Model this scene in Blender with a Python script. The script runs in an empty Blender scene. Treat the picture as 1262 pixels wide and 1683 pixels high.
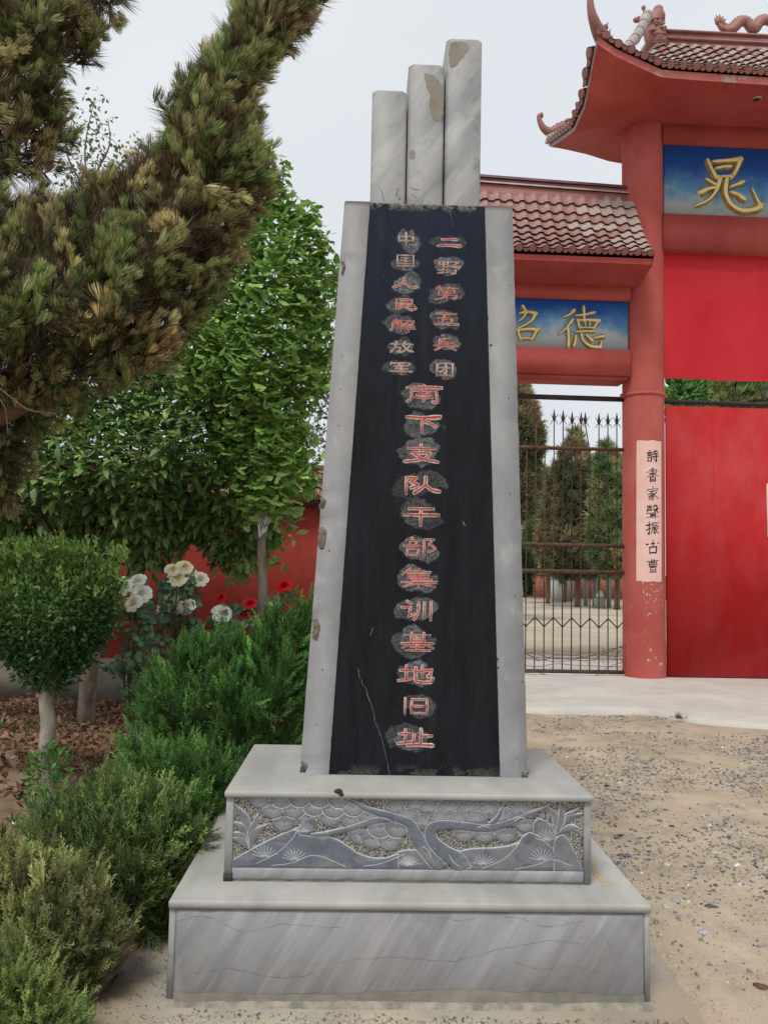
import bpy, math, random
import numpy as np
from mathutils import Vector, Matrix
from math import radians, sin, cos, pi
random.seed(7); rng = np.random.default_rng(11)
scn = bpy.context.scene
# ------------------------------------------------------------ camera, sky, sun, exposure
F, CX, CY, EYE = 1313.0, 631.0, 841.5, 1.55
PITCH, ROLL = radians(4.3), radians(1.2)
cam_d = bpy.data.cameras.new('camera'); cam = bpy.data.objects.new('camera', cam_d)
scn.collection.objects.link(cam); scn.camera = cam
CM = Matrix.Rotation(pi/2 + PITCH, 3, 'X') @ Matrix.Rotation(ROLL, 3, 'Z')
cam.matrix_world = Matrix.Translation((0, 0, EYE)) @ CM.to_4x4()
cam_d.sensor_fit = 'VERTICAL'; cam_d.sensor_height = 24; cam_d.lens = 24*F/1683
cam_d.clip_start = .05; cam_d.clip_end = 1500
world = bpy.data.worlds.new('World'); scn.world = world; world.use_nodes = True
nt = world.node_tree; nt.nodes.clear()
wo = nt.nodes.new('ShaderNodeOutputWorld'); bg = nt.nodes.new('ShaderNodeBackground'); bg.inputs[1].default_value = .1
sky = nt.nodes.new('ShaderNodeTexSky'); sky.sky_type = 'NISHITA'; sky.sun_disc = False
SUN_EL, SUN_AZ = radians(58), radians(205)      # azimuth clockwise from +Y: behind the camera, a little left
sky.sun_elevation = SUN_EL; sky.sun_rotation = SUN_AZ
tc = nt.nodes.new('ShaderNodeTexCoord'); nz = nt.nodes.new('ShaderNodeTexNoise')
nz.inputs['Scale'].default_value = 2.2; nz.inputs['Detail'].default_value = 5
rp = nt.nodes.new('ShaderNodeValToRGB'); rp.color_ramp.elements[0].position = .3; rp.color_ramp.elements[1].position = .75
rp.color_ramp.elements[0].color = (7.2, 7.65, 8.25, 1); rp.color_ramp.elements[1].color = (8.6, 8.85, 9.1, 1)
mx = nt.nodes.new('ShaderNodeMix'); mx.data_type = 'RGBA'; mx.inputs[0].default_value = .04
nt.links.new(tc.outputs['Generated'], nz.inputs['Vector']); nt.links.new(nz.outputs['Fac'], rp.inputs[0])
nt.links.new(rp.outputs[0], mx.inputs[6]); nt.links.new(sky.outputs[0], mx.inputs[7])
nt.links.new(mx.outputs[2], bg.inputs[0]); nt.links.new(bg.outputs[0], wo.inputs[0])
sun_d = bpy.data.lights.new('sun', 'SUN'); sun_d.energy = 2.0; sun_d.angle = radians(14); sun_d.color = (1, .97, .92)
sun = bpy.data.objects.new('sun', sun_d); scn.collection.objects.link(sun)
sd = Vector((sin(SUN_AZ)*cos(SUN_EL), cos(SUN_AZ)*cos(SUN_EL), sin(SUN_EL)))
sun.rotation_euler = sd.to_track_quat('Z', 'Y').to_euler()
vs = scn.view_settings; vs.view_transform = 'Standard'; vs.look = 'None'; vs.exposure = 0; vs.gamma = 1; vs.use_curve_mapping = False
scn.cycles.max_bounces = 6; scn.cycles.diffuse_bounces = 4; scn.cycles.transparent_max_bounces = 8

# ------------------------------------------------------------ helpers
COL = scn.collection
CAMP = Vector((0, 0, EYE))
def ray(px, py): return CM @ Vector(((px-CX)/F, -(py-CY)/F, -1.0))
def W(px, py, Y):
    d = ray(px, py); return CAMP + d*(Y/d.y)
def WZ(px, py, z=0):
    d = ray(px, py); return CAMP + d*((z-EYE)/d.z)
class Frame:                        # a local frame standing on the ground, turned by yaw
    def __init__(s, o, yaw):
        s.o = Vector(o); s.yaw = yaw; s.u = Vector((cos(yaw), sin(yaw), 0)); s.v = Vector((-sin(yaw), cos(yaw), 0))
    def hit(s, px, py, v):          # -> local (u, z) on the plane at depth v
        d = ray(px, py); t = ((s.o + s.v*v - CAMP).dot(s.v))/d.dot(s.v); p = CAMP + d*t - s.o
        return p.dot(s.u), p.z
    def hit3(s, px, py, p0, n):     # local 3D point on an arbitrary vertical plane given in local coordinates
        P0 = s.o + s.u*p0[0] + s.v*p0[1]; N = s.u*n[0] + s.v*n[1]
        d = ray(px, py); t = (P0-CAMP).dot(N)/d.dot(N); p = CAMP + d*t - s.o
        return Vector((p.dot(s.u), p.dot(s.v), p.z))
GF = Frame((4.05, 12.58, 0), radians(2.5))
MF = Frame((.128, 2.99, 0), radians(1.5))

def link(o, parent=None):
    COL.objects.link(o)
    if parent is not None: o.parent = parent
    return o
def props(o, label=None, cat=None, group=None, kind=None):
    for k, v in (('label', label), ('category', cat), ('group', group), ('kind', kind)):
        if v: o[k] = v
    return o
def thing(name, label, cat, loc=(0, 0, 0), rotz=0, group=None):
    o = bpy.data.objects.new(name, None); o.empty_display_size = .1
    COL.objects.link(o); o.location = loc; o.rotation_euler = (0, 0, rotz)
    return props(o, label, cat, group)
def mesh_np(name, V, faces, mat, parent=None, smooth=False, midx=None, col=None, kind=None):
    """V (n,3); faces: list of index tuples or list of (m,k) arrays"""
    me = bpy.data.meshes.new(name)
    if isinstance(faces, list) and faces and isinstance(faces[0], np.ndarray):
        loops = np.concatenate([f.ravel() for f in faces]); tot = np.concatenate([np.full(len(f), f.shape[1]) for f in faces])
    else:
        loops = np.array([i for f in faces for i in f], dtype=np.int32); tot = np.array([len(f) for f in faces])
    V = np.asarray(V, dtype=np.float32)
    me.vertices.add(len(V)); me.vertices.foreach_set('co', V.ravel())
    me.loops.add(len(loops)); me.loops.foreach_set('vertex_index', loops.astype(np.int32))
    me.polygons.add(len(tot)); st = np.concatenate([[0], np.cumsum(tot)[:-1]])
    me.polygons.foreach_set('loop_start', st.astype(np.int32)); me.polygons.foreach_set('loop_total', tot.astype(np.int32))
    if midx is not None: me.polygons.foreach_set('material_index', np.array(midx, dtype=np.int32))
    if smooth: me.polygons.foreach_set('use_smooth', np.ones(len(tot), dtype=bool))
    me.update(calc_edges=True)
    if col is not None:
        a = me.color_attributes.new('Col', 'FLOAT_COLOR', 'POINT'); c = np.ones((len(V), 4), dtype=np.float32); c[:, :3] = col
        a.data.foreach_set('color', c.ravel())
    for m in (mat if isinstance(mat, (list, tuple)) else [mat]): me.materials.append(m)
    o = link(bpy.data.objects.new(name, me), parent)
    if kind: o['kind'] = kind
    return o
class MB:
    def __init__(s): s.v = []; s.f = []; s.m = []
    def add(s, vs, fs, mi=0):
        n = len(s.v); s.v += [tuple(v) for v in vs]; s.f += [tuple(i+n for i in f) for f in fs]; s.m += [mi]*len(fs)
    def box(s, x0, x1, y0, y1, z0, z1, mi=0, c=0):
        if c:      # chamfered top and vertical edges
            P = [(x0+c, y0), (x1-c, y0), (x1, y0+c), (x1, y1-c), (x1-c, y1), (x0+c, y1), (x0, y1-c), (x0, y0+c)]
            xm, ym = (x0+x1)/2, (y0+y1)/2
            def ins(p): return (min(max(p[0], x0+c*1.3), x1-c*1.3), min(max(p[1], y0+c*1.3), y1-c*1.3))
            vs = [(p[0], p[1], z0) for p in P] + [(p[0], p[1], z1-c) for p in P] + [(*ins(p), z1) for p in P]
            fs = [tuple(range(7, -1, -1))]
            for k in (0, 8):
                fs += [(k+i, k+(i+1) % 8, k+8+(i+1) % 8, k+8+i) for i in range(8)]
            fs.append(tuple(range(16, 24)))
            s.add(vs, fs, mi); return
        vs = [(x0, y0, z0), (x1, y0, z0), (x1, y1, z0), (x0, y1, z0), (x0, y0, z1), (x1, y0, z1), (x1, y1, z1), (x0, y1, z1)]
        s.add(vs, [(3, 2, 1, 0), (4, 5, 6, 7), (0, 1, 5, 4), (1, 2, 6, 5), (2, 3, 7, 6), (3, 0, 4, 7)], mi)
    def tube(s, pts, rad, seg=8, mi=0, cap=True):
        pts = [Vector(p) for p in pts]; n = len(pts)
        if not hasattr(rad, '__len__'): rad = [rad]*n
        up = Vector((0, 0, 1)); vs = []; prev = None
        for i, p in enumerate(pts):
            t = (pts[min(i+1, n-1)] - pts[max(i-1, 0)]).normalized()
            a = prev if prev is not None else (up if abs(t.z) < .9 else Vector((1, 0, 0)))
            a = (a - t*a.dot(t)).normalized(); b = t.cross(a); prev = a
            for k in range(seg):
                th = 2*pi*k/seg; vs.append(p + (a*cos(th) + b*sin(th))*rad[i])
        fs = []
        for i in range(n-1):
            for k in range(seg):
                fs.append((i*seg+k, i*seg+(k+1) % seg, (i+1)*seg+(k+1) % seg, (i+1)*seg+k))
        if cap: fs += [tuple(range(seg-1, -1, -1)), tuple((n-1)*seg+k for k in range(seg))]
        s.add(vs, fs, mi)
    def ball(s, c, r, mi=0, seg=10, rings=6):
        if not hasattr(r, '__len__'): r = (r, r, r)
        vs = [(c[0], c[1], c[2]+r[2])]
        for i in range(1, rings):
            th = pi*i/rings
            for k in range(seg): vs.append((c[0]+r[0]*sin(th)*cos(2*pi*k/seg), c[1]+r[1]*sin(th)*sin(2*pi*k/seg), c[2]+r[2]*cos(th)))
        vs.append((c[0], c[1], c[2]-r[2])); fs = [(0, 1+k, 1+(k+1) % seg) for k in range(seg)]
        for i in range(rings-2):
            for k in range(seg): a = 1+i*seg; fs.append((a+k, a+seg+k, a+seg+(k+1) % seg, a+(k+1) % seg))
        b = 1+(rings-2)*seg; fs += [(b+(k+1) % seg, b+k, len(vs)-1) for k in range(seg)]
        s.add(vs, fs, mi)
    def build(s, name, mat, parent=None, smooth=False, kind=None):
        return mesh_np(name, np.array(s.v), s.f, mat, parent, smooth, s.m, kind=kind)
def box(name, x0, x1, y0, y1, z0, z1, mat, parent=None, c=0):
    m = MB(); m.box(x0, x1, y0, y1, z0, z1, c=c); return m.build(name, mat, parent)
def tube(name, pts, rad, mat, parent=None, seg=8, smooth=True):
    m = MB(); m.tube(pts, rad, seg); return m.build(name, mat, parent, smooth)
def spline(pts, n=8):               # Catmull-Rom through points
    P = [np.array(p, float) for p in pts]
    if len(P) < 3:
        return [tuple(P[0]+(P[1]-P[0])*t) for t in np.linspace(0, 1, 3)]
    Q = [2*P[0]-P[1]] + P + [2*P[-1]-P[-2]]; out = []
    for i in range(1, len(Q)-2):
        a, b, c, d = Q[i-1], Q[i], Q[i+1], Q[i+2]
        for k in range(n):
            t = k/n; out.append(tuple(.5*(2*b+(c-a)*t+(2*a-5*b+4*c-d)*t*t+(3*b-a-3*c+d)*t**3)))
    out.append(tuple(P[-1])); return out
def vnoise(x, y, seed=0):           # 2D value noise on arrays
    xi = np.floor(x).astype(int); yi = np.floor(y).astype(int); xf = x-xi; yf = y-yi
    def h(a, b):
        n = (a*374761393 + b*668265263 + seed*1442695041) & 0x7fffffff
        n = ((n ^ (n >> 13))*1274126177) & 0x7fffffff
        return ((n ^ (n >> 16)) & 0xffff)/65535.0
    u = xf*xf*(3-2*xf); v = yf*yf*(3-2*yf)
    return (h(xi, yi)*(1-u)+h(xi+1, yi)*u)*(1-v) + (h(xi, yi+1)*(1-u)+h(xi+1, yi+1)*u)*v
def fbm(x, y, seed=0, o=4):
    s = 0; a = .5; t = 0
    for i in range(o): s = s + a*vnoise(x*2**i, y*2**i, seed+i); t += a; a *= .5
    return s/t

# ------------------------------------------------------------ materials
def mat(name, c1, c2=None, scale=6, rough=.8, bump=.15, bscale=None, stretch=(1, 1, 1), rot=(0, 0, 0), spec=.3, metal=0,
        layers=(), lo=.35, hi=.65, detail=8, coat=0, bdist=.004):
    """two-tone noise base, layers = [(colour, scale, lo, hi, stretch, max_mix)], bump"""
    m = bpy.data.materials.new(name); m.use_nodes = True; n = m.node_tree.nodes; L = m.node_tree.links
    b = n['Principled BSDF']; b.inputs['Roughness'].default_value = rough; b.inputs['Specular IOR Level'].default_value = spec
    b.inputs['Metallic'].default_value = metal; b.inputs['Coat Weight'].default_value = coat
    tc = n.new('ShaderNodeTexCoord')
    def noise(sc, st, ro=(0, 0, 0), det=detail, off=0):
        mp = n.new('ShaderNodeMapping'); mp.inputs['Scale'].default_value = st; mp.inputs['Location'].default_value = (off, off*.7, off*.3); r0 = n.new('ShaderNodeMapping'); r0.inputs['Rotation'].default_value = ro
        L.new(tc.outputs['Object'], r0.inputs[0]); L.new(r0.outputs[0], mp.inputs[0]); t = n.new('ShaderNodeTexNoise'); t.inputs['Scale'].default_value = sc
        t.inputs['Detail'].default_value = det; t.inputs['Roughness'].default_value = .62; L.new(mp.outputs[0], t.inputs['Vector']); return t.outputs['Fac']
    def ramp(f, lo, hi, a=(0, 0, 0, 1), c=(1, 1, 1, 1)):
        r = n.new('ShaderNodeValToRGB'); e = r.color_ramp.elements; e[0].position = lo; e[1].position = hi; e[0].color = a; e[1].color = c
        L.new(f, r.inputs[0]); return r.outputs[0]
    c2 = c2 or c1
    f = noise(scale, stretch, rot); col = ramp(f, lo, hi, (*c1, 1), (*c2, 1))
    for i, ly in enumerate(layers):
        c, sc, l, h, st, mxv = (list(ly) + [(1, 1, 1), 1])[:6] if len(ly) < 6 else ly
        g = ramp(noise(sc, st, rot, off=3.1*(i+1)), l, h, c=(mxv, mxv, mxv, 1))
        mx = n.new('ShaderNodeMix'); mx.data_type = 'RGBA'; L.new(g, mx.inputs[0]); L.new(col, mx.inputs[6]); mx.inputs[7].default_value = (*c, 1); col = mx.outputs[2]
    L.new(col, b.inputs['Base Color'])
    if bump:
        bp = n.new('ShaderNodeBump'); bp.inputs['Strength'].default_value = bump; bp.inputs['Distance'].default_value = bdist
        L.new(noise(bscale or scale*6, stretch if bscale is None else (1, 1, 1), rot), bp.inputs['Height']); L.new(bp.outputs[0], b.inputs['Normal'])
    m['_col'] = 0
    return m
def attr_mat(name, rough=.6, transl=0, spec=.3, noise_amt=.25, nscale=30, bump=0):
    m = bpy.data.materials.new(name); m.use_nodes = True; n = m.node_tree.nodes; L = m.node_tree.links
    b = n['Principled BSDF']; b.inputs['Roughness'].default_value = rough; b.inputs['Specular IOR Level'].default_value = spec
    a = n.new('ShaderNodeAttribute'); a.attribute_name = 'Col'
    tc = n.new('ShaderNodeTexCoord'); t = n.new('ShaderNodeTexNoise'); t.inputs['Scale'].default_value = nscale; t.inputs['Detail'].default_value = 4
    L.new(tc.outputs['Object'], t.inputs['Vector'])
    mr = n.new('ShaderNodeMapRange'); mr.inputs[1].default_value = .25; mr.inputs[2].default_value = .75
    mr.inputs[3].default_value = 1-noise_amt; mr.inputs[4].default_value = 1+noise_amt; L.new(t.outputs['Fac'], mr.inputs[0])
    vm = n.new('ShaderNodeVectorMath'); vm.operation = 'SCALE'; L.new(a.outputs['Color'], vm.inputs[0]); L.new(mr.outputs[0], vm.inputs['Scale'])
    L.new(vm.outputs[0], b.inputs['Base Color'])
    if bump:
        bp = n.new('ShaderNodeBump'); bp.inputs['Strength'].default_value = bump; bp.inputs['Distance'].default_value = .003
        L.new(t.outputs['Fac'], bp.inputs['Height']); L.new(bp.outputs[0], b.inputs['Normal'])
    if transl:
        tr = n.new('ShaderNodeBsdfTranslucent'); L.new(vm.outputs[0], tr.inputs['Color']); ms = n.new('ShaderNodeMixShader'); ms.inputs[0].default_value = transl
        L.new(b.outputs[0], ms.inputs[1]); L.new(tr.outputs[0], ms.inputs[2]); L.new(ms.outputs[0], n['Material Output'].inputs[0])
    return m
marble = mat('grey_marble', (.23, .23, .235), (.42, .415, .40), 2.6, .55, .12, 60, stretch=(2.8, 1, .8), rot=(0, radians(-35), 0), spec=.35, lo=.3, hi=.72,
             layers=[((.50, .495, .47), 5, .50, .68, (2.2, 1, .5), .7), ((.13, .125, .12), 9, .57, .74, (1, 1, 1), .6), ((.30, .27, .21), 1.6, .55, .75, (1, 1, 1), .35)])
marble_w = mat('weathered_marble', (.25, .25, .262), (.42, .42, .425), 3.2, .7, .3, 90, stretch=(1, 1, .55), spec=.25, lo=.3, hi=.7,
             layers=[((.52, .52, .51), 11, .55, .75, (1, 1, .6), .55), ((.12, .115, .11), 16, .66, .76, (1, 1, 1), .7), ((.28, .25, .2), 2.2, .56, .8, (1, 1, .4), .45)])
marble_p = mat('plinth_marble', (.215, .215, .225), (.37, .365, .375), 2.4, .6, .3, 70, stretch=(4.5, 1, .5), rot=(0, radians(-32), 0), spec=.3, lo=.3, hi=.72,
             layers=[((.48, .48, .48), 5, .52, .78, (5, 1, .35), .4), ((.14, .14, .145), 3, .56, .72, (1, 1, 1.3), .5), ((.47, .47, .47), 9, .56, .70, (4, 1, .3), .45), ((.27, .24, .19), 1.7, .5, .8, (1, 1, 1), .35)])
ledge_m = mat('ledge_stone', (.33, .325, .30), (.47, .46, .43), 4, .7, .25, 90, spec=.25, stretch=(1, .4, 1),
             layers=[((.42, .36, .27), 3, .52, .75, (1, 1, 1), .5), ((.2, .2, .19), 18, .62, .74, (1, 1, 1), .5)])
mortar = mat('mortar', (.20, .18, .15), (.38, .34, .27), 20, .95, .6, 90, spec=.1)
dark_gap = mat('dark_joint', (.03, .028, .025), (.08, .07, .06), 40, .95, .3)
red_paint = mat('red_wall_paint', (.36, .062, .050), (.45, .092, .075), 1.3, .75, .15, 60, spec=.2,
             layers=[((.50, .12, .09), 4, .55, .8, (1, 1, .4), .5), ((.62, .38, .32), 22, .74, .8, (1, 1, .5), .5), ((.24, .035, .025), 2.5, .58, .8, (1, 1, .3), .5)])
red_pillar = mat('red_pillar_paint', (.42, .085, .072), (.50, .12, .10), 1.5, .8, .15, 60, spec=.2,
             layers=[((.56, .18, .155), 3, .5, .8, (1, 1, .3), .6), ((.31, .055, .045), 3.5, .58, .8, (1, 1, .3), .6), ((.60, .34, .30), 60, .70, .74, (1, 1, .6), .6)])
red_sheet = mat('red_sheet_metal', (.42, .012, .014), (.50, .022, .026), 1.1, .62, .05, 3, spec=.2,
             layers=[((.47, .06, .06), 1.8, .45, .72, (1, 1, .5), .7), ((.33, .012, .015), 2.6, .55, .8, (1.6, 1, .35), .6), ((.66, .25, .23), 26, .70, .76, (2, 1, .5), .5)], bdist=.01)
red_banner = mat('red_banner_cloth', (.50, .012, .022), (.58, .026, .036), .8, .6, .1, 2, spec=.25, layers=[((.5, .01, .02), 1.5, .5, .8, (3, 1, .3), .5)], bdist=.02)
tile_m = mat('glazed_clay_tile', (.27, .13, .11), (.40, .235, .205), 3, .38, .12, 40, spec=.5,
             layers=[((.45, .33, .29), 5, .5, .8, (1, 1, 1), .5), ((.13, .06, .055), 8, .62, .8, (1, 1, 1), .5)])
tile_g = mat('dusty_clay_tile', (.36, .26, .225), (.50, .39, .34), 4, .55, .12, 40, spec=.3, layers=[((.13, .07, .06), 9, .6, .8, (1, 1, 1), .6)])
ridge_m = mat('ridge_glaze', (.26, .10, .09), (.34, .15, .13), 4, .45, .15, 30, spec=.4, layers=[((.42, .32, .29), 6, .58, .8, (1, 1, 2), .5)])
purple_m = mat('purple_cap_glaze', (.12, .065, .11), (.20, .10, .12), 6, .4, .05)
ridge_pale = mat('pale_ridge_brick', (.34, .30, .29), (.46, .42, .40), 9, .7, .3, spec=.2)
eave_red = mat('eave_edge_paint', (.52, .13, .12), (.60, .20, .18), 3, .75, .3, 50, layers=[((.45, .42, .36), 2.4, .60, .66, (1, 1, 1), .9)])
black_iron = mat('black_iron', (.018, .016, .016), (.05, .035, .03), 15, .6, .2)
rust_iron = mat('rusty_iron', (.05, .028, .02), (.14, .07, .045), 18, .75, .3, layers=[((.25, .18, .14), 30, .62, .75)])
gold = mat('gold_paint', (.72, .58, .20), (.86, .74, .36), 8, .45, .1, spec=.4, layers=[((.42, .26, .07), 12, .62, .75)])
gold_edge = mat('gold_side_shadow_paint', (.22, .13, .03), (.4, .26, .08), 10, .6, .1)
paper = mat('pink_paper', (.80, .50, .44), (.86, .60, .54), 4, .85, .1, 20, spec=.1)
ink = mat('black_ink', (.012, .012, .012), (.02, .02, .02), 10, .7, 0)
char_red = mat('red_char_paint', (.46, .035, .022), (.55, .075, .05), 30, .6, .2, 200, layers=[((.45, .2, .16), 60, .6, .7)])
char_faded = mat('faded_red_char_paint', (.46, .13, .10), (.56, .24, .20), 40, .7, .2, 200, layers=[((.45, .40, .37), 50, .52, .66)]); char_rim = mat('chiselled_rim', (.45, .42, .38), (.66, .63, .58), 50, .9, .4, 200, layers=[((.12, .12, .13), 60, .54, .64)])
brick_red = mat('red_brick', (.30, .10, .06), (.44, .17, .11), 3, .9, .2)
plaster = mat('white_plaster', (.55, .55, .53), (.68, .68, .66), 2, .9, .1)
grey_conc = mat('grey_concrete', (.24, .24, .23), (.36, .35, .33), 3, .9, .2)
bark = mat('grey_bark', (.13, .105, .08), (.30, .25, .20), 14, .95, .8, 40, stretch=(1, 1, .25), spec=.1, bdist=.01)
bark_pale = mat('whitewashed_bark', (.22, .19, .15), (.42, .38, .31), 14, .95, .7, 50, stretch=(1, 1, .3), spec=.1, bdist=.008)
twig = mat('brown_twig', (.10, .06, .035), (.20, .13, .08), 20, .9, .3)
plastic = mat('white_plastic', (.62, .60, .62), (.8, .8, .8), 20, .45, .4, spec=.4)
foliage = attr_mat('foliage', .55, .28, .3, .3, 40)
leafy = attr_mat('glossy_leaves', .42, .25, .4, .2, 25)
petal = attr_mat('petals', .6, .18, .2, .05, 60)
litter_m = attr_mat('dead_leaves', .85, .1, .1, .3, 60)
stone_m = attr_mat('loose_stones', .85, 0, .2, .25, 120)

# ------------------------------------------------------------ ground
def ground_mat():
    m = mat('sandy_ground', (.36, .285, .20), (.50, .405, .295), 1.1, .95, .6, 55, spec=.1, bdist=.012,
        layers=[((.60, .50, .38), 3.5, .5, .72, (1, 1, 1), .6), ((.24, .21, .175), 4, .50, .68, (1, 1, 1), .7), ((.16, .14, .12), 60, .64, .70, (1, 1, 1), .75), ((.62, .55, .46), 90, .66, .72, (1, 1, 1), .6)])
    return m
def sheet(name, poly, z, m, nx=0, thick=0):
    V = [(x, y, z) for x, y in poly]; f = [tuple(range(len(V)))]
    if thick:
        n = len(V); V += [(x, y, z-thick) for x, y in poly]; f += [(i, i+n, (i+1) % n+n, (i+1) % n) for i in range(n)]
    o = mesh_np(name, np.array(V), f, m); o['kind'] = 'structure'; return o
gm = ground_mat()
# undulating near ground and a great flat sheet around it
gx = np.concatenate([[-400, -60, -14], np.linspace(-7, 9, 130), [16, 60, 400]]); gy = np.concatenate([[-60, -5], np.linspace(1.2, 9.6, 90), [12, 20, 60, 900]])
X, Y = np.meshgrid(gx, gy); near = ((X > -7.1) & (X < 9.1) & (Y > 1.1) & (Y < 9.2))
Z = np.where(near, (fbm(X*1.3+20, Y*1.3+5, 3)-.5)*.07*np.clip((9.2-Y)/1.0, 0, 1) - .02, -.035)
left = np.clip((-.9-X)/.6, 0, 1); Z = np.where(near, Z*(1-left)+left*((fbm(X*2.3+9, Y*2.3+7, 8)-.5)*.1-.01), Z)
Z = np.where(near & (X > -1.0) & (X < 1.2) & (Y > 2.5) & (Y < 4.4), -.05, Z)
nxg, nyg = len(gx), len(gy); idx = np.arange(nxg*nyg).reshape(nyg, nxg)
q = np.stack([idx[:-1, :-1], idx[:-1, 1:], idx[1:, 1:], idx[1:, :-1]], -1).reshape(-1, 4)
go = mesh_np('ground', np.stack([X, Y, Z], -1).reshape(-1, 3), [q], gm, smooth=True); go['kind'] = 'structure'
def gz(x, y):
    z = (fbm(np.array(x)*1.3+20, np.array(y)*1.3+5, 3)-.5)*.07*np.clip((9.2-y)/1.0, 0, 1)-.02
    l = np.clip((-.9-np.array(x))/.6, 0, 1); return z*(1-l)+l*((fbm(np.array(x)*2.3+9, np.array(y)*2.3+7, 8)-.5)*.1-.01)
pave_m = mat('pale_concrete_paving', (.50, .47, .42), (.60, .57, .51), 1.2, .9, .3, 60, spec=.15,
      layers=[((.42, .38, .31), 3, .5, .75, (1, 2, 1), .6), ((.25, .23, .2), 30, .68, .74, (1, 1, 1), .6), ((.36, .33, .29), 1.1, .55, .75, (.7, 1.3, 1), .3)])
def jag(p, q, n, a):
    return [(p[0]+(q[0]-p[0])*i/n+random.uniform(-a, a), p[1]+(q[1]-p[1])*i/n+random.uniform(-a, a)) for i in range(n)]
# concrete in front of and behind the gateway (one sheet, running into the yard)
px_ = np.concatenate([np.linspace(-.3, 9, 130), [14, 30]]); fy = np.interp(px_, [-.3, 3.15, 3.4, 5.2, 9, 30], [9.2, 9.38, 8.75, 8.05, 7.7, 7.7])+(vnoise(px_*5, px_*0+2, 6)-.5)*.10
V = []; rows_ = [0, .04, .3, .65, 1]
for t in rows_: V += [(x, f_+(15.5-f_)*t, .022 if t else .016) for x, f_ in zip(px_, fy)]
V += [(x, f_-.012, -.05) for x, f_ in zip(px_, fy)]; n_ = len(px_); ix = np.arange(n_*6).reshape(6, n_)
q1 = np.stack([ix[:4, :-1], ix[:4, 1:], ix[1:5, 1:], ix[1:5, :-1]], -1).reshape(-1, 4); q2 = np.stack([ix[5, :-1], ix[5, 1:], ix[0, 1:], ix[0, :-1]], -1)
mesh_np('gate_pavement', np.array(V), [np.concatenate([q1, q2])], pave_m)['kind'] = 'structure'
yard_m = mat('yard_dust', (.42, .36, .27), (.52, .46, .36), .35, .95, .2, 30, spec=.1,
      layers=[((.30, .25, .18), .5, .46, .62, (.25, 1.6, 1), .7), ((.3, .27, .22), .9, .6, .75, (.3, 2, 1), .5)])
sheet('yard_ground', [(-.3, 15.5), (60, 15.5), (90, 64), (-30, 64)], .01, yard_m)
apron_m = mat('rough_concrete_apron', (.33, .30, .25), (.46, .42, .35), 3, .95, .5, 70, spec=.1,
      layers=[((.50, .40, .28), 2.2, .45, .62, (1, 1, 1), .85), ((.13, .11, .09), 45, .66, .72, (1, 1, 1), .8), ((.6, .5, .38), 70, .62, .7, (1, 1, 1), .6)])
sheet('plinth_apron', jag((-.99, 2.45), (1.16, 2.45), 8, .01)+jag((1.16, 2.45), (1.18, 3.6), 14, .012)+jag((1.18, 3.6), (1.14, 4.35), 8, .02)+jag((1.14, 4.35), (-.95, 4.35), 8, .02)+jag((-.95, 4.35), (-.99, 2.45), 22, .014), .0, apron_m, thick=.06)

# ------------------------------------------------------------ strokes and lettering
def stroke(mb, pts, w, h, z0, sx, sy, ox, oy, closed_w=(1, 1), mi=0, bev=.6, side=None, n=7, wob=0):
    """pts in 0..100 (y down) -> local (x, -depth, z). raised ridge of height h; w half width in metres; closed_w start/end width factors"""
    P = spline([(a, b) for a, b in pts], n); P = [np.array((ox+p[0]*sx, oy-p[1]*sy)) for p in P]; N = len(P)
    vs = []; fs = []
    for i, p in enumerate(P):
        t = P[min(i+1, N-1)]-P[max(i-1, 0)]; t = t/(np.linalg.norm(t)+1e-9); nrm = np.array((-t[1], t[0])); s = i/(N-1)
        f = closed_w[0]+(closed_w[1]-closed_w[0])*s
        f *= (.82+.18*abs(2*s-1)**1.5)
        ww = w*f*(1+wob*random.uniform(-1, 1))
        if i == 0: p = p-t*ww*.6; ww *= .72
        if i == N-1: p = p+t*ww*.6; ww *= .6
        for k, hh in ((-1, 0), (-bev, h), (bev, h), (1, 0)):
            q = p+nrm*ww*k; vs.append((q[0], -z0-hh, q[1]))
    for i in range(N-1):
        a = i*4; b = a+4
        for k in range(3): fs.append((a+k, b+k, b+k+1, a+k+1))
    fs.append((0, 1, 2, 3)); e = (N-1)*4; fs.append((e+3, e+2, e+1, e))
    if side is None: mb.add(vs, fs, mi)
    else:
        n0 = len(mb.v); mb.add(vs, fs, mi)
        for j in range(len(fs)-2):
            if j % 3 != 1: mb.m[len(mb.m)-len(fs)+j] = side
def parse(s): return [[tuple(float(c) for c in p.split(',')) for p in st.split()] for st in s.split(';') if st.strip()]
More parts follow.
